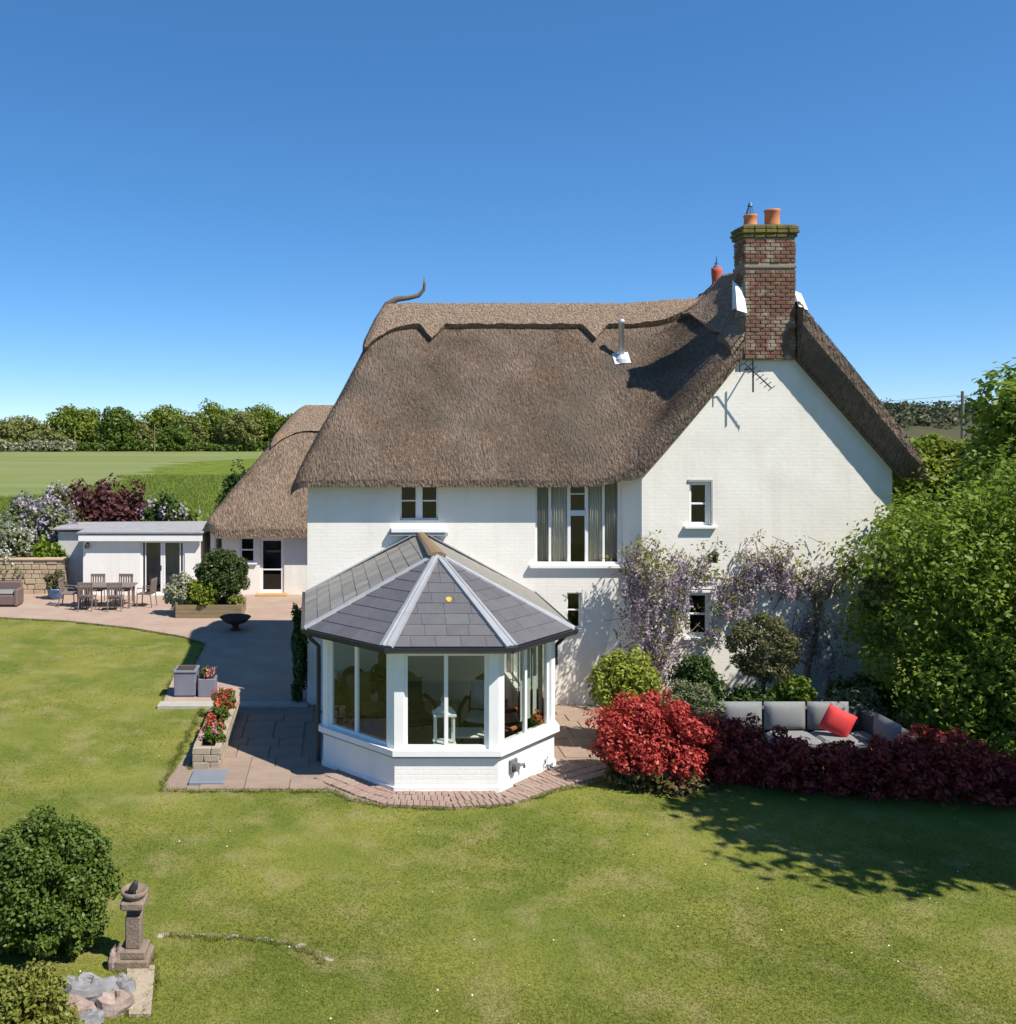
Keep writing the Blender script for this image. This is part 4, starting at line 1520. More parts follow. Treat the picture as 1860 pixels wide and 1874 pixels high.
lt = thing('wall_light', 'small dark lamp on the garden room wall under the fascia', 'wall lamp', (-9.05, 33.5, 1.8))
part('back_plate', MB().bbox(-9.1, -9.0, 33.46, 33.5, 1.76, 1.94, .005), IRON, lt)
part('shade', MB().lathe([(.07, 0), (.08, .12), (.03, .16)], (-9.05, 33.38, 1.76), 10), IRON, lt)

# garden wall of sandy stone
sw = thing('garden_wall', 'low wall of sandy coloured stone left of the garden room', 'wall', (-12.5, 33.8, 0))
core = part('mortar_core', MB().box(-17.0, -9.95, 33.84, 34.14, 0, 1.26), MORTAR, sw)
smesh = []
for k in range(6):
    r = random.Random(50 + k)
    m = MB()
    m.bbox(-.5, .5, -.5, .5, -.5, .5, .06)
    m.v = [(x + r.uniform(-.03, .03), y_ + r.uniform(-.03, .03), z + r.uniform(-.03, .03)) for x, y_, z in m.v]
    me = m.mesh('stone')
    me.materials.append(SANDST)
    smesh.append(me)
z = .0
ns = 0
while z < 1.2:
    h = RND.uniform(.15, .22)
    h = min(h, 1.27 - z)
    x = -17.0 + RND.uniform(-.1, .1)
    while x < -9.95:
        w = min(RND.uniform(.24, .5), -9.94 - x)
        if w > .08:
            piece('stone', RND.choice(smesh), sw, Matrix.Translation((x + w / 2, 33.88, z + h / 2)) @ Matrix.Diagonal((w - .02, .2 + RND.uniform(-.03, .03), h - .02, 1)))
            ns += 1
        x += w
    z += h
part('coping', MB().bbox(-17.0, -9.92, 33.74, 34.2, 1.265, 1.33, .015), SANDST, sw)

# ------------------------------------------------------------------ garden furniture on the terrace
TZ = .045
tX, tY = gp(196, 1112)
def dining_table(x, y):
    t = thing('dining_table', 'long grey brown wooden garden table on the terrace by the garden room', 'table', (x, y, TZ))
    for k in range(6):
        part('table_plank', MB().bbox(x - .95, x + .95, y - .45 + k * .152, y - .45 + k * .152 + .142, TZ + .70, TZ + .735, .005), TIMBER_G, t)
    part('apron', MB().bbox(x - .85, x + .85, y - .38, y + .4, TZ + .62, TZ + .698, .005), TIMBER_G, t)
    for sx in (-.82, .82):
        for sy in (-.36, .38):
            part('leg', MB().bbox(x + sx - .035, x + sx + .035, y + sy - .035, y + sy + .035, TZ, TZ + .62, .005), TIMBER_G, t)
    return t
dining_table(tX, tY)


def dining_chair(loc, label):
    t = thing('garden_chair', label, 'chair', loc, 'chairs round the garden table')
    def W():
        return MB(Matrix.Translation(loc))
    part('seat', W().bbox(-.25, .25, -.24, .24, .42, .46, .008), TIMBER_G, t)
    bk = W()
    for s in (-.23, .23):
        bk.tube([(s, .24, .44), (s, .30, .95)], .02, 6)
    bk.bbox(-.25, .25, .265, .30, .86, .95, .006)
    part('back_frame', bk, TIMBER_G, t)
    for k in range(5):
        part('slat', W().add([(-.19 + k * .085, .252, .46), (-.14 + k * .085, .252, .46), (-.14 + k * .085, .288, .86), (-.19 + k * .085, .288, .86),
                              (-.19 + k * .085, .268, .46), (-.14 + k * .085, .268, .46), (-.14 + k * .085, .304, .86), (-.19 + k * .085, .304, .86)],
                             [(0, 1, 2, 3), (7, 6, 5, 4), (0, 3, 7, 4), (1, 5, 6, 2), (0, 4, 5, 1), (3, 2, 6, 7)]), TIMBER_G, t)
    for sx in (-.22, .22):
        part('leg', W().tube([(sx, -.22, .42), (sx, -.24, 0)], .02, 6), TIMBER_G, t)
        part('leg', W().tube([(sx, .24, .44), (sx, .30, 0)], .02, 6), TIMBER_G, t)
        part('arm', W().tube([(sx * 1.1, -.23, .43), (sx * 1.1, -.22, .64), (sx * 1.1, .27, .66)], .018, 6), TIMBER_G, t)
    return t


c0 = dining_chair((tX - .5, tY - .62, TZ), 'wooden garden chair on the lawn side of the table, left one of the two')
c0.rotation_euler = (0, 0, PI)
for dx, dy, rz, lb in ((.45, -.66, PI + .1, 'wooden garden chair on the lawn side of the table, right one of the two'),
                       (-.55, .72, .05, 'wooden garden chair between table and white wall, left one of the two'),
                       (.4, .72, -.05, 'wooden garden chair between table and white wall, right one of the two'),
                       (-1.3, .05, PI / 2, 'wooden garden chair at the stone wall end of the table'),
                       (1.32, .0, -PI / 2 - .2, 'wooden garden chair at the door end of the table')):
    copy_tree(c0, (tX + dx, tY + dy, TZ), rz, lb)

wx, wy = gp(12, 1110)
wc = thing('wicker_armchair', 'faded brown wicker armchair on the terrace before the stone wall', 'armchair', (wx, wy, TZ))
part('seat', MB().bbox(wx - .38, wx + .38, wy - .35, wy + .35, TZ + .05, TZ + .40, .04), WICKER_P, wc)
part('backrest', MB().bbox(wx - .42, wx + .42, wy + .30, wy + .44, TZ + .05, TZ + .78, .05), WICKER_P, wc)
for s in (-1, 1):
    part('arm', MB().bbox(wx + s * .42 - .07, wx + s * .42 + .07, wy - .36, wy + .31, TZ + .02, TZ + .60, .04), WICKER_P, wc)
part('cushion', MB().bbox(wx - .33, wx + .33, wy - .34, wy + .29, TZ + .405, TZ + .5, .04), CUSHG, wc)

bx, by = gp(103, 1098)
bp = thing('blue_pot', 'glazed blue pot with a small shrub against the stone wall', 'plant pot', (bx, by, TZ))
part('pot', MB().lathe([(.2, 0), (.27, .12), (.31, .32), (.34, .34), (.34, .38), (.29, .385), (.28, .3)], (bx, by, TZ), 18), BLUEGLAZE, bp, smooth=True)
part('soil', MB().lathe([(.28, 0), (.27, .03)], (bx, by, TZ + .31), 14), SOIL, bp)

# raised timber planter bed with the three round shrubs
px0, py0 = gp(318, 1134)
px1, _ = gp(402, 1134)
pl = thing('raised_planter', 'weathered timber raised bed holding the clipped round bush', 'planter', (px0, py0, TZ))
PW, PD, PH = 2.1, 1.5, .42
PX, PY = px0 + .05, py0
for k in range(3):
    zz = TZ + k * .14
    part('plank', MB().bbox(PX, PX + PW, PY, PY + .05, zz, zz + .134, .006), TIMBER, pl)
    part('plank', MB().bbox(PX, PX + PW, PY + PD - .05, PY + PD, zz, zz + .134, .006), TIMBER, pl)
    part('plank', MB().bbox(PX, PX + .05, PY + .053, PY + PD - .053, zz, zz + .134, .006), TIMBER, pl)
    part('plank', MB().bbox(PX + PW - .05, PX + PW, PY + .053, PY + PD - .053, zz, zz + .134, .006), TIMBER, pl)
part('soil', MB().box(PX + .05, PX + PW - .05, PY + .05, PY + PD - .05, TZ, TZ + .36), SOIL, pl)

# fire bowl
fbx, fby = gp(431, 1156)
fb = thing('fire_bowl', 'wide dark iron fire bowl on a short stand at the edge of the shadow', 'fire bowl', (fbx, fby, TZ))
part('bowl', MB().lathe([(.1, .17), (.3, .24), (.44, .36), (.47, .40), (.45, .41), (.42, .37), (.2, .27), (.02, .25)], (fbx, fby, TZ), 24), RUST, fb, smooth=True)
part('stand', MB().lathe([(.17, 0), (.16, .03), (.09, .08), (.11, .18)], (fbx, fby, TZ), 16), RUST, fb)

# two grey planters on the terrace edge
g1x, g1y = gp(338, 1280)
g1 = thing('tall_planter', 'tall square blue grey planter box at the corner of the terrace', 'planter', (g1x, g1y + .25, TZ))
mb = MB().bbox(g1x - .24, g1x + .24, g1y, g1y + .5, TZ + .03, TZ + .54, .015)
mb.bbox(g1x - .26, g1x + .26, g1y - .02, g1y + .52, TZ + .54, TZ + .59, .01)
mb.bbox(g1x - .22, g1x + .22, g1y + .02, g1y + .48, TZ, TZ + .03, .005)
part('box', mb, GREYBOX, g1)
part('soil', MB().box(g1x - .2, g1x + .2, g1y + .04, g1y + .46, TZ + .57, TZ + .595), SOIL, g1)
g2x, g2y = gp(373, 1280)
g2 = thing('low_planter', 'low square blue grey planter with a red flower beside the tall one', 'planter', (g2x + .06, g2y + .2, TZ))
part('box', MB().bbox(g2x - .13, g2x + .25, g2y, g2y + .4, TZ, TZ + .40, .012), GREYBOX, g2)
part('soil', MB().box(g2x - .1, g2x + .22, g2y + .03, g2y + .37, TZ + .38, TZ + .405), SOIL, g2)

# long stone trough with geraniums, running away from the camera
tr = thing('stone_trough', 'long cream stone trough of red geraniums along the patio edge', 'trough', (-2.4, 18, 0))
TX0, TX1, TY0, TY1, TH_ = -2.58, -2.08, 16.35, 19.6, .36
tcore = part('trough_body', MB().box(TX0 + .06, TX1 - .06, TY0 + .06, TY1 - .06, 0, .30), SOIL, tr)
smesh2 = []
for me in smesh:
    m2 = me.copy()
    m2.materials.clear()
    m2.materials.append(WALLSTONE)
    smesh2.append(m2)
z = 0
while z < TH_ - .03:
    h = .128
    for (a0, a1, fixed, ax) in ((TX0, TX1, TY0 + .06, 'x'), (TX0, TX1, TY1 - .06, 'x'), (TY0 + .13, TY1 - .13, TX0 + .06, 'y'), (TY0 + .13, TY1 - .13, TX1 - .06, 'y')):
        u = a0
        while u < a1 - .04:
            w = min(RND.uniform(.18, .36), a1 - u)
            c = (u + w / 2, fixed, z + h / 2) if ax == 'x' else (fixed, u + w / 2, z + h / 2)
            S = (w - .012, .12, h - .012, 1) if ax == 'x' else (.12, w - .012, h - .012, 1)
            piece('stone', RND.choice(smesh2), tr, Matrix.Translation(c) @ Matrix.Diagonal(S))
            u += w
    z += h
gsx, gsy = gp(378, 1440)
single('paving_lid', MB().bbox(gsx - .31, gsx + .29, gsy + .02, gsy + .62, -.01, .07, .012), SLATEPAINT, 'square blue grey slab lying at the near end of the trough', 'slab')

# ------------------------------------------------------------------ stone pedestal and rocks in the foreground
bx0, by0 = gp(245, 1765)
bb = thing('bird_bath', 'weathered stone bird bath on a square column by the big bush', 'bird bath', (bx0, by0, 0))
part('base', MB().bbox(bx0 - .19, bx0 + .19, by0 - .14, by0 + .22, -.01, .11, .015).bbox(bx0 - .14, bx0 + .15, by0 - .11, by0 + .17, .112, .20, .012), CASTSTONE, bb)
part('column', MB().bbox(bx0 - .085, bx0 + .085, by0 - .06, by0 + .11, .20, .56, .012), CASTSTONE, bb)
part('dark_gap', MB().bbox(bx0 - .07, bx0 + .07, by0 - .045, by0 + .095, .56, .64, .006), IRON, bb)  # dark colour stands in for the shaded gap below the capital
part('capital', MB().bbox(bx0 - .135, bx0 + .135, by0 - .11, by0 + .16, .64, .74, .02), CASTSTONE, bb)
part('bowl', MB().lathe([(.11, 0), (.145, .05), (.155, .09), (.138, .095), (.10, .05), (.02, .035)], (bx0, by0 + .025, .74), 18), CASTSTONE, bb, smooth=True)
bird = MB()
bird.tube([(bx0 - .045, by0 + .0, .80), (bx0 - .03, by0, .83), (bx0 + .005, by0, .865), (bx0 + .02, by0 - .01, .905), (bx0 + .03, by0 - .012, .925), (bx0 + .045, by0 - .014, .93)],
          [.012, .035, .045, .03, .03, .006], 10)
bird.tube([(bx0 - .03, by0, .83), (bx0 - .10, by0 + .01, .80)], [.02, .012], 6)
bird.tube([(bx0, by0 - .01, .85), (bx0, by0 - .01, .775)], .008, 5).tube([(bx0 + .015, by0 + .012, .85), (bx0 + .015, by0 + .012, .775)], .008, 5)
single('bird_figure', bird, IRON, 'small dark bird figure perched on the stone bird bath', 'ornament', smooth=True)


def rock(name, c, sx, sy, sz, m, label, seed, group=None, rz=0):
    r = random.Random(seed)
    n, k = 9, 14
    vs, fs = [], []
    ph = [r.uniform(0, 6.28) for _ in range(6)]
    for i in range(n + 1):
        t = -PI / 2 + PI * i / n
        for j in range(k):
            a = 2 * PI * j / k
            d = 1 + .16 * math.sin(2 * a + ph[0] + t) + .12 * math.sin(3 * a + ph[1] - 2 * t) + .08 * math.sin(5 * t + ph[2] + a) + r.uniform(-.05, .05)
            x, y_, z_ = math.cos(t) * math.cos(a), math.cos(t) * math.sin(a), math.sin(t)
            z_ = max(-.5, min(.75 + .1 * math.sin(a * 2 + ph[3]), z_ * 1.15))
            x1, y1 = x * sx * d, y_ * sy * d
            vs.append((c[0] + x1 * math.cos(rz) - y1 * math.sin(rz), c[1] + x1 * math.sin(rz) + y1 * math.cos(rz), c[2] + z_ * sz * d))
    for i in range(n):
        for j in range(k):
            fs.append((i * k + j, i * k + (j + 1) % k, (i + 1) * k + (j + 1) % k, (i + 1) * k + j))
    return single(name, MB().add(vs, fs), m, label, 'rock', group)


G_ = 'rocks of the small rockery'
def R_(px, py, w, d, h, m, label, seed, rz=0):
    x, y_ = gp(px, py)
    rock('rock', (x, y_, h * .25), w, d, h, m, label, seed, G_, rz)
R_(172, 1822, .24, .17, .16, ROCK, 'flat grey rock beside the big bush', 3, .2)
R_(224, 1815, .15, .12, .13, ROCK, 'small grey rock between the flat rock and the sandy slab', 5, .5)
R_(212, 1850, .17, .13, .17, ROCKP, 'pinkish grey rock with dark hollows at the front of the rockery', 8, .4)
R_(140, 1855, .2, .14, .12, ROCKP, 'low brownish rock beside the yellow green bush', 9, .1)
R_(128, 1818, .14, .1, .14, ROCK, 'bluish rock half under the big bush', 12, .1)
R_(168, 1870, .12, .1, .1, ROCK, 'smallest grey rock at the lower edge of the rockery', 13, .3)
R_(212, 1772, .07, .07, .2, ROCKP, 'upright pale stone left of the bird bath base', 21, .3)
s0, s1, s2, s3 = gp(232, 1772), gp(284, 1772), gp(276, 1862), gp(236, 1862)
single('stone_slab', MB().prism(ccw([s0, s1, s2, s3]), -.02, .035), WALLSTONE, 'long sandy slab laid in front of the bird bath', 'slab')
# edging stones sunk in the lawn
esx = [(300, 1712, .13), (330, 1711, .13), (362, 1711, .14), (392, 1712, .12), (424, 1714, .13), (455, 1716, .13), (486, 1719, .14), (516, 1724, .13), (546, 1731, .14), (575, 1742, .12), (598, 1756, .1)]
for i, (a, b, w) in enumerate(esx):
    x, y_ = gp(a, b)
    rock('edging_stone', (x, y_, -.012), w * .72, .045, .026, CASTSTONE if i % 2 else COPING, f'flat pale stone sunk in the lawn, {ORD[i]} from the bird bath along the curve', 70 + i, 'edging stones curving through the lawn', .05 - .05 * max(0, i - 5))

# ------------------------------------------------------------------ corner sofa behind the red hedge
sfx, sfy = 7.0, 16.75
so = thing('corner_sofa', 'grey outdoor corner sofa behind the dark red hedge', 'sofa', (8.2, 17, 0))
part('base', MB().bbox(6.95, 9.75, 16.5, 17.35, .04, .30, .02).bbox(9.0, 9.75, 15.75, 16.498, .04, .30, .02), CUSHD, so)
part('back_frame', MB().bbox(6.95, 9.75, 17.25, 17.42, .30, .82, .03), CUSHD, so)
part('arm', MB().bbox(6.88, 7.02, 16.5, 17.42, .04, .74, .03), CUSHD, so)
part('side_back', MB().bbox(9.68, 9.85, 15.75, 17.42, .04, .80, .03), CUSHD, so)
for k in range(3):
    x0 = 7.04 + k * .80
    part('seat_cushion', MB().bbox(x0, x0 + .78, 16.46, 17.1, .305, .46, .05), CUSHG, so)
    part('back_cushion', MB().pillow((x0 + .39, 17.14, .71), .76, .52, .26, n=12), CUSHG, so, smooth=True)
part('seat_cushion', MB().bbox(9.46, 9.68, 16.46, 17.1, .305, .45, .03).bbox(9.0, 9.66, 15.76, 16.45, .305, .46, .05), CUSHG, so)
part('back_cushion', MB().pillow((9.58, 16.2, .70), .8, .5, .24, Matrix.Rotation(PI / 2, 3, 'Z')), CUSHG, so, smooth=True)
rp = MB().pillow((9.0, 16.74, .72), .50, .46, .2, Matrix.Rotation(-.25, 3, 'Z') @ Matrix.Rotation(.42, 3, 'Y'), n=12)
single('red_pillow', rp, REDC, 'bright red scatter cushion on the right of the grey sofa', 'cushion', smooth=True)

# telegraph pole beyond the trees on the right
tx, ty = (1762 - 620) * 118 / 1700.0, 118.0
tp = thing('telegraph_pole', 'wooden telegraph pole standing beyond the trees on the right', 'pole', (tx, ty, 0))
part('pole', MB().tube([(tx, ty, 0), (tx, ty, 11.1)], [.24, .17], 10), POLE, tp)
part('crossarm', MB().bbox(tx - .7, tx + .7, ty - .06, ty + .06, 10.3, 10.45, .01), POLE, tp)
wr = MB()
for dz in (0, .6):
    pts = []
    for k in range(17):
        t = k / 16
        pts.append((tx - t * 46, ty + t * 30, 10.6 - dz - 4 * 1.2 * t * (1 - t)))
    wr.tube(pts, .02, 4)
    pts = []
    for k in range(17):
        t = k / 16
        pts.append((tx + t * 50, ty - t * 26, 10.6 - dz - 4 * 1.2 * t * (1 - t)))
    wr.tube(pts, .02, 4)
part('wire', wr, IRON, tp)
tx2, ty2 = tx - 46, ty + 30
t2 = thing('telegraph_pole', 'second telegraph pole further off, hidden behind the cottage roof', 'pole', (tx2, ty2, 0))
part('pole', MB().tube([(tx2, ty2, 0), (tx2, ty2, 11.0)], [.24, .17], 10), POLE, t2)
# two thin poles before the far trees on the left
for px, top, lb in ((137, 782, 'thin pale pole in front of the far trees, the one with the lower top'), (283, 776, 'thin pale pole in front of the far trees, right of the other one')):
    x, y_ = gp(px, 829)
    single('field_pole', MB().tube([(x, y_, 0), (x, y_, EYE - (top - 790) * y_ / 1700)], [.16, .11], 8), TIMBER, lb, 'pole', loc=(x, y_, 0))

# ------------------------------------------------------------------ plants
def quads(P, Nrm, L, W, rng, fold=.25):
    """diamond leaves at P with normals Nrm"""
    n = len(P)
    T = rng.normal(size=(n, 3))
    T -= Nrm * (T * Nrm).sum(1, keepdims=True)
    T /= np.linalg.norm(T, axis=1, keepdims=True) + 1e-9
    B = np.cross(Nrm, T)
    L = (L * rng.uniform(.6, 1.35, n))[:, None]
    Wd = L * W
    a = P - T * L
    c = P + T * L
    b = P + B * Wd + Nrm * Wd * fold - T * L * .1
    d = P - B * Wd + Nrm * Wd * fold - T * L * .1
    return np.stack([a, b, c, d], 1).reshape(-1, 3)


def unit(rng, n):
    v = rng.normal(size=(n, 3))
    return v / np.linalg.norm(v, axis=1, keepdims=True)


def leaf_mesh(name, sets):
    V = np.concatenate(sets)
    n = len(V) // 4
    return fast_mesh(name, V, np.full(n, 4), np.arange(n * 4))


def clump_leaves(rng, C, R, n, leaf, up=.5, W=.55, hollow=.5, zmin=.03):
    """n leaves spread in the outer part of the ellipsoid C,R"""
    u = unit(rng, n)
    r = hollow + (1 - hollow) * rng.uniform(0, 1, n) ** .6
    P = np.asarray(C) + u * np.asarray(R) * r[:, None]
    N = u * .8 + rng.normal(size=(n, 3)) * .55 + np.array([0, 0, up])
    N /= np.linalg.norm(N, axis=1, keepdims=True)
    k = P[:, 2] > zmin
    return quads(P[k], N[k], np.full(k.sum(), leaf), W, rng)


def crown(seed, C, R, clumps, per, leaf, csize=.36, spread=(.45, .95), up=.5, W=.55, zmin=.03, core=0, lowcut=-1.0):
    """an uneven crown: clumps of leaves scattered through the outer part of the ellipsoid"""
    rng = np.random.default_rng(seed)
    C, R = np.asarray(C, float), np.asarray(R, float)
    out = []
    # golden spiral for even cover, then jitter
    k = np.arange(clumps) + .5
    ph = np.arccos(1 - 2 * k / clumps)
    th = PI * (1 + 5 ** .5) * k
    U = np.stack([np.cos(th) * np.sin(ph), np.sin(th) * np.sin(ph), np.cos(ph)], -1)
    U += rng.normal(size=U.shape) * .16
    U /= np.linalg.norm(U, axis=1, keepdims=True)
    keep = U[:, 2] > lowcut
    U = U[keep]
    rr = rng.uniform(spread[0], spread[1], len(U))
    for u, r in zip(U, rr):
        c = C + u * R * r
        s = csize * rng.uniform(.65, 1.3) * R
        s = np.minimum(s, s.mean() * 1.3)
        out.append(clump_leaves(rng, c, s, per, leaf, up, W, .45, zmin))
    if core:
        u = unit(rng, core)
        P = C + u * R * (rng.uniform(0, .75, core) ** .5)[:, None]
        N = unit(rng, core)
        kk = (P[:, 2] > zmin) & (u[:, 2] > lowcut - .2)
        out.append(quads(P[kk], N[kk], np.full(kk.sum(), leaf * 1.5), W, rng))
    return out


def limbs(mb, base, C, R, r0, n, seed, fork=.35):
    rng = random.Random(seed)
    b = Vector(base)
    top = Vector((C[0], C[1], C[2] - R[2] * .2))
    fk = b.lerp(top, fork)
    pts = [b + Vector((0, 0, -.05)), b.lerp(fk, .5) + Vector((rng.uniform(-.1, .1) * r0, rng.uniform(-.1, .1) * r0, 0)), fk]
    mb.tube(pts, [r0 * 1.25, r0, r0 * .85], 10)
    for k in range(n):
        a = 2 * PI * k / n + rng.uniform(-.4, .4)
        e = Vector((C[0] + math.cos(a) * R[0] * rng.uniform(.4, .75), C[1] + math.sin(a) * R[1] * rng.uniform(.4, .75), C[2] + R[2] * rng.uniform(-.1, .65)))
        m = fk.lerp(e, .5) + Vector((0, 0, R[2] * .08))
        mb.tube([fk, m, e], [r0 * .6, r0 * .36, r0 * .1], 6)
        e2 = m + Vector((rng.uniform(-.4, .4) * R[0], rng.uniform(-.4, .4) * R[1], R[2] * rng.uniform(.1, .5)))
        mb.tube([m, e2], [r0 * .3, r0 * .08], 5)
    return mb


def tree(name, label, cat, base, C, R, clumps, per, leaf, m, seed, trunk=.12, group=None, nl=6, tm=None, **kw):
    t = thing(name, label, cat, base, group)
    part('crown', leaf_mesh('crown', crown(seed, C, R, clumps, per, leaf, **kw)), m, t)
    if trunk:
        part('trunk', limbs(MB(), base, C, R, trunk, nl, seed), tm or BARK, t)
    return t


def shrub(name, label, base, R, clumps, per, leaf, m, seed, stems=5, cz=None, cat='shrub', group=None, flowers=None, **kw):
    """base on the ground; R radii; crown centre at cz"""
    cz = cz if cz is not None else R[2] * .8
    C = (base[0], base[1], base[2] + cz)
    t = thing(name, label, cat, base, group)
    kw.setdefault('zmin', base[2] + .02)
    kw.setdefault('lowcut', -.75)
    part('foliage', leaf_mesh('foliage', crown(seed, C, R, clumps, per, leaf, **kw)), m, t)
    sb = MB()
    r = random.Random(seed)
    for k in range(stems):
        a = 2 * PI * k / stems + r.uniform(-.3, .3)
        e = Vector((C[0] + math.cos(a) * R[0] * .55, C[1] + math.sin(a) * R[1] * .55, C[2] + R[2] * .35))
        sb.tube([(base[0] + math.cos(a) * .05, base[1] + math.sin(a) * .05, base[2] - .04), Vector(base).lerp(e, .5) + Vector((0, 0, .04)), e], [.025, .018, .007], 5)
    part('stem', sb, BARK, t)
    if flowers:
        fm, n, size = flowers
        rng = np.random.default_rng(seed + 900)
        sets = []
        for k in range(n):
            u = unit(rng, 1)[0]
            u[2] = abs(u[2]) * .9 + .05
            u /= np.linalg.norm(u)
            c = np.array(C) + u * np.array(R) * rng.uniform(.9, 1.08)
            sets.append(clump_leaves(rng, c, np.array([size, size, size * 1.5]), 16, size * .35, .2, .8, .3, 0))
        part('blossom', leaf_mesh('blossom', sets), fm, t)
    return t


def pt(px, py, Y):
    return ((px - 620) * Y / 1700.0, Y, EYE - (py - 790) * Y / 1700.0)

# --- the large fresh green tree at the right, in front of the gable corner
tree('garden_tree', 'large fresh green tree in front of the right corner of the white gable', 'tree', (12.6, 17.6, 0), (13.0, 17.6, 2.75), (2.9, 2.3, 2.75), 250, 200, .058,
     L_TREE, 21, trunk=.14, csize=.22, spread=(.55, 1.08), core=3000, nl=11, zmin=.2)
tree('garden_tree', 'small leafy tree in the shade just right of the sofa', 'tree', (11.5, 16.5, 0), (11.6, 16.5, 1.35), (1.2, .9, 1.15), 70, 150, .055,
     L_TREE, 22, trunk=.06, csize=.3, spread=(.5, 1.0), core=1200, nl=5, zmin=.1)
# arching twigs of that tree against the wall
tree('overhanging_branch', 'loose leafy branch reaching across the white gable from the right', 'branch', (11.5, 17.9, .0), (10.55, 18.1, 3.05), (.75, .4, .7), 26, 22, .07,
     L_OLIVE, 23, trunk=.03, csize=.24, spread=(.2, 1.05), nl=5, zmin=.2)
# trees behind, right of the cottage
for i, (px, top, bot, Y, rx, m, lb) in enumerate((
        (1948, 640, 1050, 24, 2.05, L_TREE, 'tallest dark leaved tree at the right edge beyond the garden tree'),
        (1745, 812, 1000, 30, 2.2, L_TREE2, 'bright yellow green tree below the telegraph pole'),
        (1668, 815, 960, 34, 1.9, L_TREE2, 'lower bright green tree just beyond the thatched verge'),
        (1885, 730, 1000, 27, 1.5, L_TREE, 'middle green tree right of the telegraph pole'),
        (1640, 880, 1010, 31, 1.7, L_DARK, 'dark bushy tree behind the corner of the gable'))):
    x, y_, zt = pt(px, top, Y)
    zb = max(.4, EYE - (bot - 790) * Y / 1700)
    rz = (zt - zb) / 2
    tree('background_tree', lb, 'tree', (x, y_, 0), (x, y_, zb + rz), (rx, rx * .8, rz), 110, 170, .085 + .001 * Y, m, 30 + i, trunk=.14, group='trees behind the cottage on the right',
         csize=.3, spread=(.5, 1.02), core=1800)
# the tree outside the frame whose shade falls on the lawn and hedge
sh = thing('shade_tree', 'leafy tree at the right of the lawn shading the maroon hedge', 'tree', (14.3, 10.6, 0))
part('crown', leaf_mesh('crown', crown(41, (13.2, 10.8, 6.2), (4.1, 2.05, 1.7), 130, 120, .12, csize=.26, spread=(.35, 1.0), core=1500)
                        + crown(42, (11.35, 12.55, 7.45), (1.35, .9, .85), 40, 90, .11, csize=.3, spread=(.4, 1.0), core=600)), L_TREE, sh)
tm_ = limbs(MB(), (14.3, 10.6, 0), (13.2, 10.8, 6.2), (4.1, 2.05, 1.7), .2, 6, 41)
tm_.tube([(14.0, 10.65, 3.0), (12.8, 11.5, 5.6), (11.5, 12.4, 7.2)], [.1, .06, .02], 7)
part('trunk', tm_, BARK, sh)

# --- red photinia hedge
shrub('red_photinia', 'bright red leaved photinia bush in the sun beside the patio', (5.32, 15.75, 0), (1.02, .60, .78), 110, 190, .035, L_RED, 51, cz=.64, csize=.22, spread=(.6, 1.06), up=.7, core=900, lowcut=-.6)
shrub('photinia_base', 'green lower growth under the bright red photinia bush', (5.35, 15.66, 0), (1.0, .55, .36), 30, 70, .055, L_REDG, 52, stems=1, cz=.2, csize=.3, spread=(.6, 1.0), core=500)
hx = [(6.75, 15.75, .62, 1.1), (7.45, 15.5, .58, .88), (8.25, 15.3, .65, .80), (9.05, 15.1, .6, 1.0), (9.85, 15.0, .72, 1.08), (10.9, 14.95, .75, .72), (11.8, 14.95, .75, .72), (12.7, 14.95, .75, .74)]
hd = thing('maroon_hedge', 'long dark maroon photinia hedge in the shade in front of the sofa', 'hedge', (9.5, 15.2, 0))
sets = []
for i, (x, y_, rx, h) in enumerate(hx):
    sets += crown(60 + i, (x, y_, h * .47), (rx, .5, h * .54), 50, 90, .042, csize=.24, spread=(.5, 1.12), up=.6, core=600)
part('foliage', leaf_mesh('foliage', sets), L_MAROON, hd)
for i, (x, y_, rx, h) in enumerate(hx):
    for k in range(4):
        a = x + RND.uniform(-.4, .4)
        sb = MB()
        sb.tube([(a, y_ + RND.uniform(-.1, .1), -.02), (a + RND.uniform(-.15, .15), y_ + RND.uniform(-.15, .15), h * .8)], [.022, .008], 5)
        part('stem', sb, BARK, hd)

# --- planting along the gable
shrub('golden_shrub', 'rounded golden green shrub between the red bush and the cottage corner', (5.40, 17.4, 0), (.62, .55, .68), 75, 120, .042, L_GOLD, 71, cz=1.14, csize=.3, spread=(.65, .98), core=900, lowcut=-.9, zmin=.35)
shrub('dark_shrub', 'dark green upright shrub under the lower gable window', (6.92, 17.9, 0), (.46, .42, .66), 60, 100, .04, L_DARK, 72, cz=.98, csize=.3, spread=(.6, 1.0), core=600)
shrub('sage_shrub', 'low domed sage green shrub between golden and dark shrubs', (6.45, 17.1, 0), (.56, .45, .56), 60, 130, .03, L_SAGE, 73, cz=.76, csize=.28, spread=(.75, .98), core=700)
shrub('low_green_plant', 'low dark green plant beneath the clipped topiary tree', (7.84, 17.85, 0), (.5, .35, .42), 50, 80, .038, L_DARK, 74, cz=.62, csize=.32, spread=(.5, 1.0))
shrub('leafy_plant', 'mid green leafy plant right of the clipped topiary tree', (8.76, 17.95, 0), (.40, .38, .48), 50, 80, .045, L_TREE, 75, cz=.76, csize=.32, spread=(.5, 1.0))
shrub('pale_plant', 'pale grey green plant behind the red cushion', (9.05, 17.75, 0), (.4, .25, .22), 30, 60, .035, L_VARI, 76, cz=.55, csize=.35, spread=(.4, 1.0), zmin=.2)
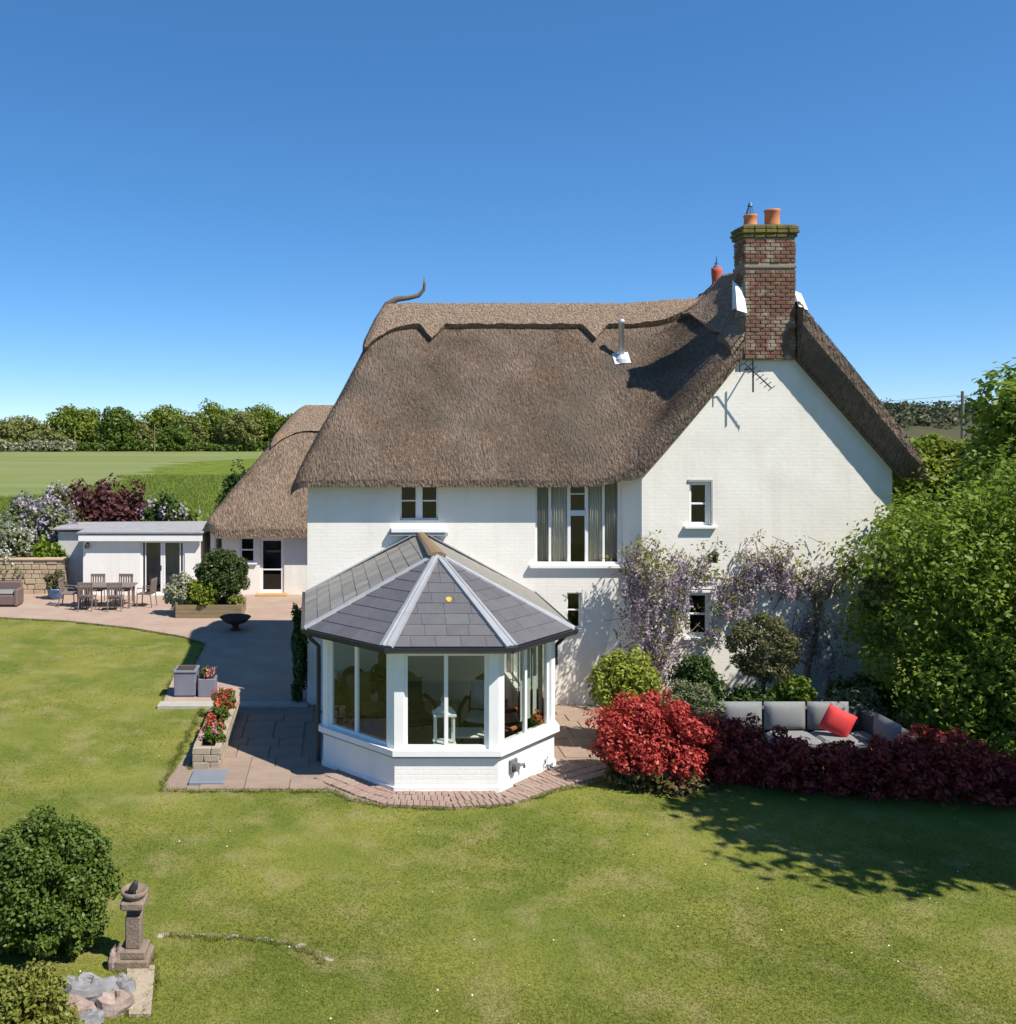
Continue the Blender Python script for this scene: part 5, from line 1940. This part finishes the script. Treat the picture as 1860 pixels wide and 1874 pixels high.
shrub('variegated_shrub', 'variegated pale green shrub right of the sofa under the tree', (9.85, 17.6, 0), (.45, .4, .5), 40, 80, .045, L_SAGE, 77, cz=.6, csize=.32, spread=(.5, 1.0))
shrub('shade_fern', 'dark foliage in the shaded corner of the gable wall', (10.3, 18.25, 0), (.7, .4, .6), 40, 80, .05, L_DARK, 78, cz=.6, csize=.32, spread=(.5, 1.0))
# topiary lollipop
tpx, tpy = 8.25, 18.05
tt = thing('topiary_tree', 'clipped lollipop topiary tree with a bare stem before the white gable', 'topiary', (tpx, tpy, 0))
part('crown', leaf_mesh('crown', crown(81, (tpx, tpy, 1.76), (.66, .58, .66), 95, 90, .032, csize=.2, spread=(.72, .96), core=700, W=.5)), L_OLIVE, tt)
tb_ = MB().tube([(tpx, tpy, -.03), (tpx + .02, tpy, .5), (tpx, tpy, 1.2)], [.06, .045, .04], 8)
for k in range(9):
    a = 2 * PI * k / 9
    tb_.tube([(tpx, tpy, 1.0 + .03 * k), (tpx + .25 * math.cos(a), tpy + .2 * math.sin(a), 1.45), (tpx + .45 * math.cos(a), tpy + .4 * math.sin(a), 1.75)], [.025, .015, .005], 5)
part('trunk', tb_, BARK, tt)


# --- wisteria on the gable
def wisteria(label, stems, spots, seed, base, dep=1.0, dens=1.5, ldens=1.5):
    t = thing('wisteria', label, 'wisteria', base)
    rng = np.random.default_rng(seed)
    r = random.Random(seed)
    sb = MB()
    for pts, rad in stems:
        P = [Vector(p) for p in pts]
        # soften with midpoints
        Q = [P[0]]
        for a, b in zip(P[:-1], P[1:]):
            Q += [a.lerp(b, .5) + Vector((r.uniform(-.06, .06), r.uniform(-.05, .03), r.uniform(-.04, .04))), b]
        sb.tube(Q, list(np.linspace(rad, rad * .35, len(Q))), 6)
    fl, lv = [], []
    for (x, z, w, h, nf, nl) in spots:
        for k in range(int(nf * dens)):
            c = np.array([x + rng.normal() * w * .5, WY - .1 - abs(rng.normal()) * .16 * dep, z + rng.normal() * h * .5])
            Ln = rng.uniform(.2, .46)
            m = 44
            f = rng.uniform(0, 1, m)
            P = c + np.stack([rng.normal(size=m) * .06 * (1 - f * .8), rng.normal(size=m) * .06 * (1 - f * .8), -f * Ln], -1)
            fl.append(quads(P, unit(rng, m), np.full(m, .026), .75, rng))
            sb.tube([tuple(c + np.array([0, 0, .04])), tuple(c + np.array([rng.normal() * .15, .08, .2]))], .006, 4)
        for k in range(int(nl * ldens)):
            c = np.array([x + rng.normal() * w * .55, WY - .1 - abs(rng.normal()) * .2 * dep, z + .1 + rng.normal() * h * .55])
            m = 13
            P = c + rng.normal(size=(m, 3)) * np.array([.09, .07, .07])
            N = unit(rng, m) * .7 + np.array([0, -.3, .5])
            N /= np.linalg.norm(N, axis=1, keepdims=True)
            lv.append(quads(P, N, np.full(m, .045), .4, rng))
            if k % 2:
                sb.tube([tuple(c), tuple(c + np.array([rng.normal() * .2, .1, rng.normal() * .2]))], .006, 4)
    part('stem', sb, WSTEM, t)
    part('blossom', leaf_mesh('blossom', fl), P_WIS, t)
    part('foliage', leaf_mesh('foliage', lv), L_WIS, t)
    return t


wy = WY - .1
def wp(px, py):
    return ((px - 620) * wy / 1700.0, wy, EYE - (py - 790) * wy / 1700.0)
def wspots(lst):
    o = []
    for px, py, w, h, nf, nl in lst:
        p = wp(px, py)
        o.append((p[0], p[2], w * wy / 1700, h * wy / 1700, nf, nl))
    return o
wisteria('lilac flowered wisteria trained up the left corner of the gable', [
    ([wp(1203, 1325), wp(1205, 1230), wp(1190, 1150), wp(1178, 1080), wp(1170, 1030)], .075),
    ([wp(1205, 1240), wp(1235, 1140), wp(1245, 1070), wp(1260, 1050)], .06),
    ([wp(1245, 1060), wp(1300, 1058), wp(1340, 1062)], .04),
    ([wp(1190, 1150), wp(1160, 1110), wp(1150, 1060)], .03),
    ([wp(1206, 1225), wp(1225, 1190), wp(1262, 1180)], .025)],
    wspots([(1175, 1030, 40, 30, 16, 16), (1165, 1060, 30, 40, 18, 6), (1215, 1040, 50, 30, 16, 9), (1255, 1045, 35, 35, 14, 8), (1172, 1110, 35, 50, 26, 7),
            (1215, 1105, 40, 50, 18, 8), (1180, 1165, 36, 50, 24, 5), (1225, 1160, 40, 45, 14, 6), (1195, 1210, 40, 35, 18, 4), (1150, 1040, 22, 30, 12, 3), (1290, 1030, 20, 25, 6, 4)]),
    91, (6.6, 19.7, 0), 2.6, 1.1, 1.8)
wisteria('lilac flowered wisteria arching over the right half of the gable behind the topiary', [
    ([wp(1480, 1300), wp(1478, 1230), wp(1495, 1150), wp(1490, 1090), wp(1450, 1050), wp(1390, 1030), wp(1345, 1062)], .07),
    ([wp(1490, 1140), wp(1520, 1080), wp(1545, 1040), wp(1590, 1015)], .035),
    ([wp(1440, 1050), wp(1420, 1110), wp(1400, 1140)], .02),
    ([wp(1350, 1062), wp(1335, 1110), wp(1345, 1150)], .02),
    ([wp(1480, 1220), wp(1450, 1180), wp(1460, 1110)], .025)],
    wspots([(1385, 1025, 45, 30, 18, 10), (1430, 1020, 40, 30, 20, 8), (1415, 1055, 60, 30, 22, 6), (1340, 1075, 35, 35, 12, 9), (1470, 1055, 40, 40, 16, 9), (1490, 1100, 35, 50, 14, 10),
            (1355, 1095, 35, 25, 8, 6), (1320, 1095, 20, 40, 8, 4), (1480, 1150, 40, 50, 12, 8), (1525, 1045, 40, 40, 8, 9), (1500, 1200, 30, 40, 12, 5), (1310, 1140, 20, 40, 6, 3)]),
    92, (9.9, 19.7, 0), 1.2, .9, 1.2)
# green climber on the shaded left corner of the cottage
shrub('wall_climber', 'dark green climbing plant in the shade on the left corner of the cottage', (-.86, 20.35, 0), (.2, .3, 1.15), 50, 80, .05, L_DARK, 95, cz=1.15, csize=.35, spread=(.4, 1.0), lowcut=-1)

# --- terrace plants
bxx = PX + 1.38
shrub('round_bush', 'large clipped round dark green bush in the timber raised bed', (bxx, PY + .85, TZ + .36), (.87, .78, .86), 150, 120, .042, L_BALL, 101, cz=.86, csize=.18, spread=(.78, .96), core=2500, lowcut=-.8)
shrub('variegated_bush', 'pale cream variegated bush left of the round dark bush', (PX + .12, PY + .5, TZ + .1), (.48, .42, .62), 60, 80, .05, L_VARI, 102, cz=.58, csize=.3, spread=(.6, 1.0), core=500)
shrub('bright_bush', 'bright green leafy bush between the variegated and the round bush', (PX + .78, PY + .3, TZ + .3), (.46, .34, .48), 45, 80, .06, L_TREE2, 103, cz=.42, csize=.32, spread=(.5, 1.0), core=300)
shrub('bedding_plant', 'yellow green bedding plant at the right end of the timber bed', (PX + 1.85, PY + .3, TZ + .34), (.28, .24, .2), 25, 50, .04, L_GOLD2, 104, cz=.14, csize=.35, spread=(.4, 1.0))
shrub('pot_plant', 'small olive green shrub growing in the blue pot', (bx, by, TZ + .32), (.34, .3, .4), 28, 50, .05, L_OLIVE, 105, cz=.3, csize=.34, spread=(.4, 1.0))


def geranium(base, label, R, seed, fm, n=7, group='geraniums along the stone trough'):
    return shrub('geranium', label, base, (R, R * .95, R * .8), 22, 40, .034, L_BUSH, seed, stems=4, cat='flower', group=group, flowers=(fm, n, .075), csize=.36, spread=(.4, 1.0))
for k, (yy, fm, lb) in enumerate(((16.85, P_PINK, 'pinkish geranium at the near end of the stone trough'), (17.35, P_RED, 'red geranium second from the near end of the trough'),
                                  (18.1, P_ORANGE, 'sparse dark leaved geranium in the middle of the trough'), (18.75, P_RED, 'red geranium second from the far end of the trough'),
                                  (19.3, P_RED, 'red geranium at the far end of the trough'))):
    geranium((-2.33 + RND.uniform(-.06, .06), yy, .30), lb, .22 if k % 2 == 0 else .2, 110 + k, fm, 8 if fm is P_RED else 3)
geranium((g2x + .06, g2y + .2, TZ + .38), 'small red geranium in the low grey planter', .17, 120, P_PINK, 6, None)
geranium((3.42, 16.55, .72), 'pot of orange flowers on the right sill inside the conservatory', .17, 121, P_ORANGE, 9, None)
for sx, sy, lb, sd in ((.0, 17.2, 'house plant behind the left side glass of the conservatory', 122), (.9, 19.2, 'tall house plant at the back of the conservatory', 123)):
    shrub('house_plant', lb, (sx, sy, .1), (.3, .3, .6), 26, 40, .07, L_DARK, sd, cz=.7, csize=.34, spread=(.4, 1.0))

# --- foreground bushes
x, y_ = gp(85, 1775)
shrub('lawn_bush', 'big rounded green bush at the lower left of the lawn', (x - .16, y_ + .45, 0), (.80, .72, .80), 200, 170, .025, L_BUSH, 131, cz=.72, csize=.17, spread=(.72, .98), core=6000, lowcut=-.9, W=.6)
x, y_ = gp(40, 1905)
shrub('yellow_bush', 'yellow green bush in the bottom left corner before the big bush', (x - .05, y_, 0), (.58, .4, .46), 90, 120, .024, L_GOLD2, 132, cz=.2, csize=.24, spread=(.7, .98), core=1500, W=.6)

# --- shrubs behind the garden room
def far_shrub(px, top, base_y, rx, m, lb, seed, fl=None, leaf=.1, name='background_shrub', nc=50):
    x, y_ = gp(px, base_y)
    zt = EYE - (top - 790) * y_ / 1700
    rz = zt * .56
    return shrub(name, lb, (x, y_, 0), (rx, rx * .8, rz), nc, 70, leaf, m, seed, cz=zt - rz, csize=.3, spread=(.6, 1.0), core=700, flowers=fl)
far_shrub(70, 905, 1070, 1.7, L_SAGE, 'tall lilac with pale purple blossom left of the copper tree', 141, (P_LILAC, 70, .17), name='lilac_bush')
far_shrub(105, 884, 1060, .95, L_OLIVE, 'narrow lilac touching the copper tree', 142, (P_LILAC, 40, .17), name='lilac_bush', nc=36)
far_shrub(15, 960, 1082, 1.1, L_SAGE, 'white flowering shrub above the sandy stone wall', 143, (P_WHITE, 80, .13))
far_shrub(-40, 975, 1085, 1.2, L_SAGE, 'white flowering shrub cut by the left edge of the picture', 144, (P_WHITE, 60, .13))
far_shrub(88, 985, 1082, .7, L_TREE, 'green shrub filling the gap beside the grey garden room wall', 145)
far_shrub(178, 884, 1052, 1.75, L_COPPER, 'dark copper leaved tree behind the garden room', 146, name='copper_tree', nc=80, leaf=.12)
far_shrub(232, 888, 1050, 1.2, L_COPPER, 'lower right half of the copper foliage behind the garden room', 147, name='copper_tree', leaf=.12)
far_shrub(300, 908, 1052, 1.3, L_DARK, 'dark green shrub with a few lilac heads behind the grey flat roof', 148, (P_LILAC, 12, .2))
far_shrub(340, 925, 1048, .9, L_TREE, 'low green shrub with pale flower heads beside the rear thatch', 149, (P_LILAC, 9, .2))
far_shrub(262, 905, 1050, .6, L_TREE, 'small green shrub right of the copper tree', 150, (P_LILAC, 5, .2))
far_shrub(440, 850, 1000, 1.1, L_DARK, 'dark shrub half hidden by the rear thatch', 151)

# --- the row of trees at the end of the field
row = [(-60, 772, 50, L_FAR2), (-10, 768, 42, L_FAR2), (40, 766, 44, L_FAR2), (92, 786, 36, L_FAR2), (130, 742, 48, L_FAR), (162, 752, 28, L_FAR), (214, 746, 36, L_FAR3), (248, 772, 32, L_FAR2),
       (300, 745, 46, L_FAR), (322, 780, 30, L_FAR3), (352, 762, 26, L_FAR2), (398, 738, 56, L_FAR), (440, 752, 40, L_FAR2), (478, 744, 42, L_FAR), (505, 762, 36, L_FAR3), (545, 756, 40, L_FAR), (590, 750, 44, L_FAR2)]
side = ['olive', 'olive', 'olive', 'low olive', 'tall bright', 'bright', 'dark', 'yellowish', 'round bright', 'small dark', 'olive', 'broadest bright', 'olive', 'tall bright', 'dark', 'bright', 'olive']
pos = ['beyond the left edge of the field', 'at the left edge of the picture', 'left of the tallest tree on the field edge', 'in front of the tallest field edge tree', 'on the far field edge above the lilac',
       'joined to the right of the tallest tree', 'above the copper tree', 'in the dip above the garden room', 'above the garden room doors', 'low between two bright trees', 'left of the broadest tree',
       'on the far field edge left of the rear thatch', 'right of the broadest field edge tree', 'near the rear thatch', 'touching the outline of the rear thatch', 'behind the rear thatch', 'mostly behind the cottage roof']
for i, (px, top, hw, m) in enumerate(row):
    Y = 281 + (i % 3) * 5
    x = (px - 620) * Y / 1700
    zt = EYE - (top - 790) * Y / 1700 + RND.uniform(-.3, .3)
    rx = hw * Y / 1700
    zb = .2
    tree('field_tree', f'{side[i]} green tree {pos[i]}', 'tree', (x, Y, 0), (x, Y, zt * .52), (rx, rx * .7, zt * .5), 60, 80, .5, m, 200 + i, trunk=.35, group='trees along the far field edge',
         csize=.3, spread=(.6, .95), core=500, nl=4)
# hedge line under them with pale blossom at the left
hb = thing('field_hedge', 'long dark hedge along the foot of the far trees', 'hedge', (-60, 279, 0))
sets = []
for k in range(46):
    x = -150 + k * 4.2
    sets += crown(300 + k, (x, 279, 1.4), (2.8, 1.5, 1.5 + RND.uniform(-.2, .6)), 9, 30, .5, csize=.45)
part('foliage', leaf_mesh('foliage', sets), L_FAR3, hb)
bl = thing('blossom_hedge', 'pale blossoming hedge at the left end of the far trees', 'hedge', (-100, 276, 0))
sets = []
for k in range(14):
    x = -125 + k * 3.4
    sets += crown(360 + k, (x, 276, 1.6), (2.6, 1.5, 1.6 + RND.uniform(-.2, .6)), 8, 26, .45, csize=.45)
part('foliage', leaf_mesh('foliage', sets), L_VARI, bl)

# --- wooded rise on the right horizon
HV, HF = [], []
nx_, ny_ = 40, 14
hm = MB()
for i in range(nx_ + 1):
    for j in range(ny_ + 1):
        X = 120 + i * 9.5
        Y = 330 + j * 22
        h = 17.5 * math.sin(PI * j / ny_) ** .8 * (.8 + .2 * math.cos((X - 265) / 70)) * min(1, (X - 118) / 60) - .2
        hm.v.append((X, Y, h + RND.uniform(-.3, .3)))
for i in range(nx_):
    for j in range(ny_):
        a = i * (ny_ + 1) + j
        hm.f.append([a, a + ny_ + 1, a + ny_ + 2, a + 1])
        hm.mt.append(0)
structure('hill', hm, HILLM, 'low brownish rise on the horizon right of the thatch', smooth=True)
sets = []
rng = np.random.default_rng(5)
for k in range(800):
    i, j = rng.integers(0, nx_), rng.integers(2, ny_ - 5)
    p = hm.v[i * (ny_ + 1) + j]
    s = rng.uniform(2.2, 4.2)
    sets.append(clump_leaves(rng, (p[0] + rng.uniform(-4, 4), p[1] + rng.uniform(-10, 10), p[2] + s * .4), (s * 1.3, s, s), 36, .9, .4, .6, .5, 0))
structure('hill_wood', leaf_mesh('hill_wood', sets), L_HILL, 'distant dark wood covering the rise on the right', kind='stuff')

# ------------------------------------------------------------------ grass blades over the lawn
def lawn_blades(n):
    rng = np.random.default_rng(77)
    Y = 8.6 / (1 - rng.uniform(0, 1, n) * (1 - 8.6 / 31.0))
    X = (rng.uniform(-900, 2500, n) - 620) * Y / 1700
    keep = np.ones(n, bool)
    polys = [TERR, LOWP]
    for P in polys:
        P = np.array(P)
        c = np.zeros(n, bool)
        for i in range(len(P)):
            x1, y1 = P[i]
            x2, y2 = P[(i + 1) % len(P)]
            with np.errstate(divide='ignore', invalid='ignore'):
                hit = ((y1 > Y) != (y2 > Y)) & (X < (x2 - x1) * (Y - y1) / (y2 - y1) + x1)
            c ^= hit
        keep &= ~c
    keep &= ~((Y > 20.2) & (X > -.8)) & ~((Y > 18.9) & (X > 6.1))
    X, Y = X[keep], Y[keep]
    m = len(X)
    h = rng.uniform(.010, .026, m) * (.7 + .6 * (np.sin(X * 1.1 + 2) * np.sin(Y * 1.3) * .5 + .5))
    w = (.0035 + .00028 * Y) * rng.uniform(.7, 1.3, m)
    a = rng.uniform(0, 2 * PI, m)
    lean = rng.normal(size=(m, 2)) * 1.25
    base = np.stack([X, Y, np.full(m, -.004)], -1)
    sd = np.stack([np.cos(a), np.sin(a), np.zeros(m)], -1) * w[:, None]
    tip = base + np.stack([lean[:, 0] * h, lean[:, 1] * h, h], -1)
    V = np.stack([base - sd, base + sd, tip], 1).reshape(-1, 3)
    return fast_mesh('grass', V, np.full(m, 3), np.arange(m * 3))
structure('grass', lawn_blades(850000), BLADE, 'short mown grass blades of the lawn', kind='stuff')


def edge_tufts(paths, per_m):
    rng = np.random.default_rng(88)
    out = []
    for P in paths:
        for a, b in zip(P[:-1], P[1:]):
            L = math.hypot(b[0] - a[0], b[1] - a[1])
            n = int(L * per_m)
            if n == 0:
                continue
            t = rng.uniform(0, 1, n)
            clump = .03 * np.sin(t * L * 7.3) + .02 * np.sin(t * L * 19)
            nx, ny = -(b[1] - a[1]) / L, (b[0] - a[0]) / L
            off = clump + rng.normal(size=n) * .025
            X = a[0] + (b[0] - a[0]) * t + nx * off
            Y = a[1] + (b[1] - a[1]) * t + ny * off
            h = rng.uniform(.03, .085, n)
            w = (.004 + .00025 * Y) * rng.uniform(.7, 1.3, n)
            an = rng.uniform(0, 2 * PI, n)
            base = np.stack([X, Y, np.full(n, -.01)], -1)
            sd = np.stack([np.cos(an), np.sin(an), np.zeros(n)], -1) * w[:, None]
            ln = rng.normal(size=(n, 2)) * .6
            out.append(np.stack([base - sd, base + sd, base + np.stack([ln[:, 0] * h, ln[:, 1] * h, h], -1)], 1).reshape(-1, 3))
    V = np.concatenate(out)
    return fast_mesh('edge_grass', V, np.full(len(V) // 3, 3), np.arange(len(V)))


_bb = [(bx0 - .2, by0 - .15), (bx0 + .2, by0 - .15), (bx0 + .2, by0 + .23)]
_tr = [(TX0 - .02, TY0 - .05), (TX0 - .02, TY1)]
structure('edge_grass', edge_tufts([[gp(-200, 1123), gp(0, 1132), gp(120, 1138), gp(240, 1151), gp(335, 1167), gp(377, 1180), gp(354, 1226), gp(318, 1241), gp(298, 1289)],
                                    [(-2.95, 19.9), (-2.95, 15.35), (-.15, 15.35), (.2, 14.95), (.75, 14.72), (1.8, 14.62), (2.75, 14.8), (3.5, 15.3), (4.15, 15.6), (4.6, 15.9)],
                                    _bb, _tr, [s0, s3, s2, s1], [gp(300, 1716), gp(424, 1718), gp(516, 1728), gp(598, 1760)]], 420), BLADE,
          'longer grass left standing along the paving edges', kind='stuff')
rng = np.random.default_rng(79)
n_ = 90000
MY = rng.uniform(42, 125, n_)
MX = (rng.uniform(-60, 560, n_) - 620) * MY / 1700
mk = np.array([inside(mq, x_, y__) for x_, y__ in zip(MX, MY)])
MX, MY = MX[mk], MY[mk]
n_ = len(MX)
hh = rng.uniform(.12, .42, n_)
an = rng.uniform(0, 2 * PI, n_)
ww = rng.uniform(.02, .05, n_)
sd_ = np.stack([np.cos(an), np.sin(an), np.zeros(n_)], -1) * ww[:, None]
bs_ = np.stack([MX, MY, np.zeros(n_)], -1)
tp_ = bs_ + np.stack([rng.normal(size=n_) * .4 * hh, rng.normal(size=n_) * .4 * hh, hh], -1)
structure('meadow_grass', fast_mesh('meadow_grass', np.stack([bs_ - sd_, bs_ + sd_, tp_], 1).reshape(-1, 3), np.full(n_, 3), np.arange(n_ * 3)), L_MEADOW, 'tall bright grass of the meadow strip', kind='stuff')
rng = np.random.default_rng(78)
dv_ = []
for k in range(120):
    Y = 8.8 / (1 - rng.uniform(0, 1) * .6)
    X = (rng.uniform(0, 1860) - 620) * Y / 1700
    if inside(LOWP, X, Y) or inside(TERR, X, Y):
        continue
    r_ = rng.uniform(.004, .010)
    P = np.array([[X, Y, .045]])
    dv_.append(quads(np.repeat(P, 3, 0), np.array([[0, -.3, .95]] * 3), np.full(3, r_), .9, rng))
structure('daisies', leaf_mesh('daisies', dv_), mat("daisy_white", (.75, .75, .70), (.7, .68, .5), rough=.9), 'tiny white daisies scattered over the lawn', kind='stuff')
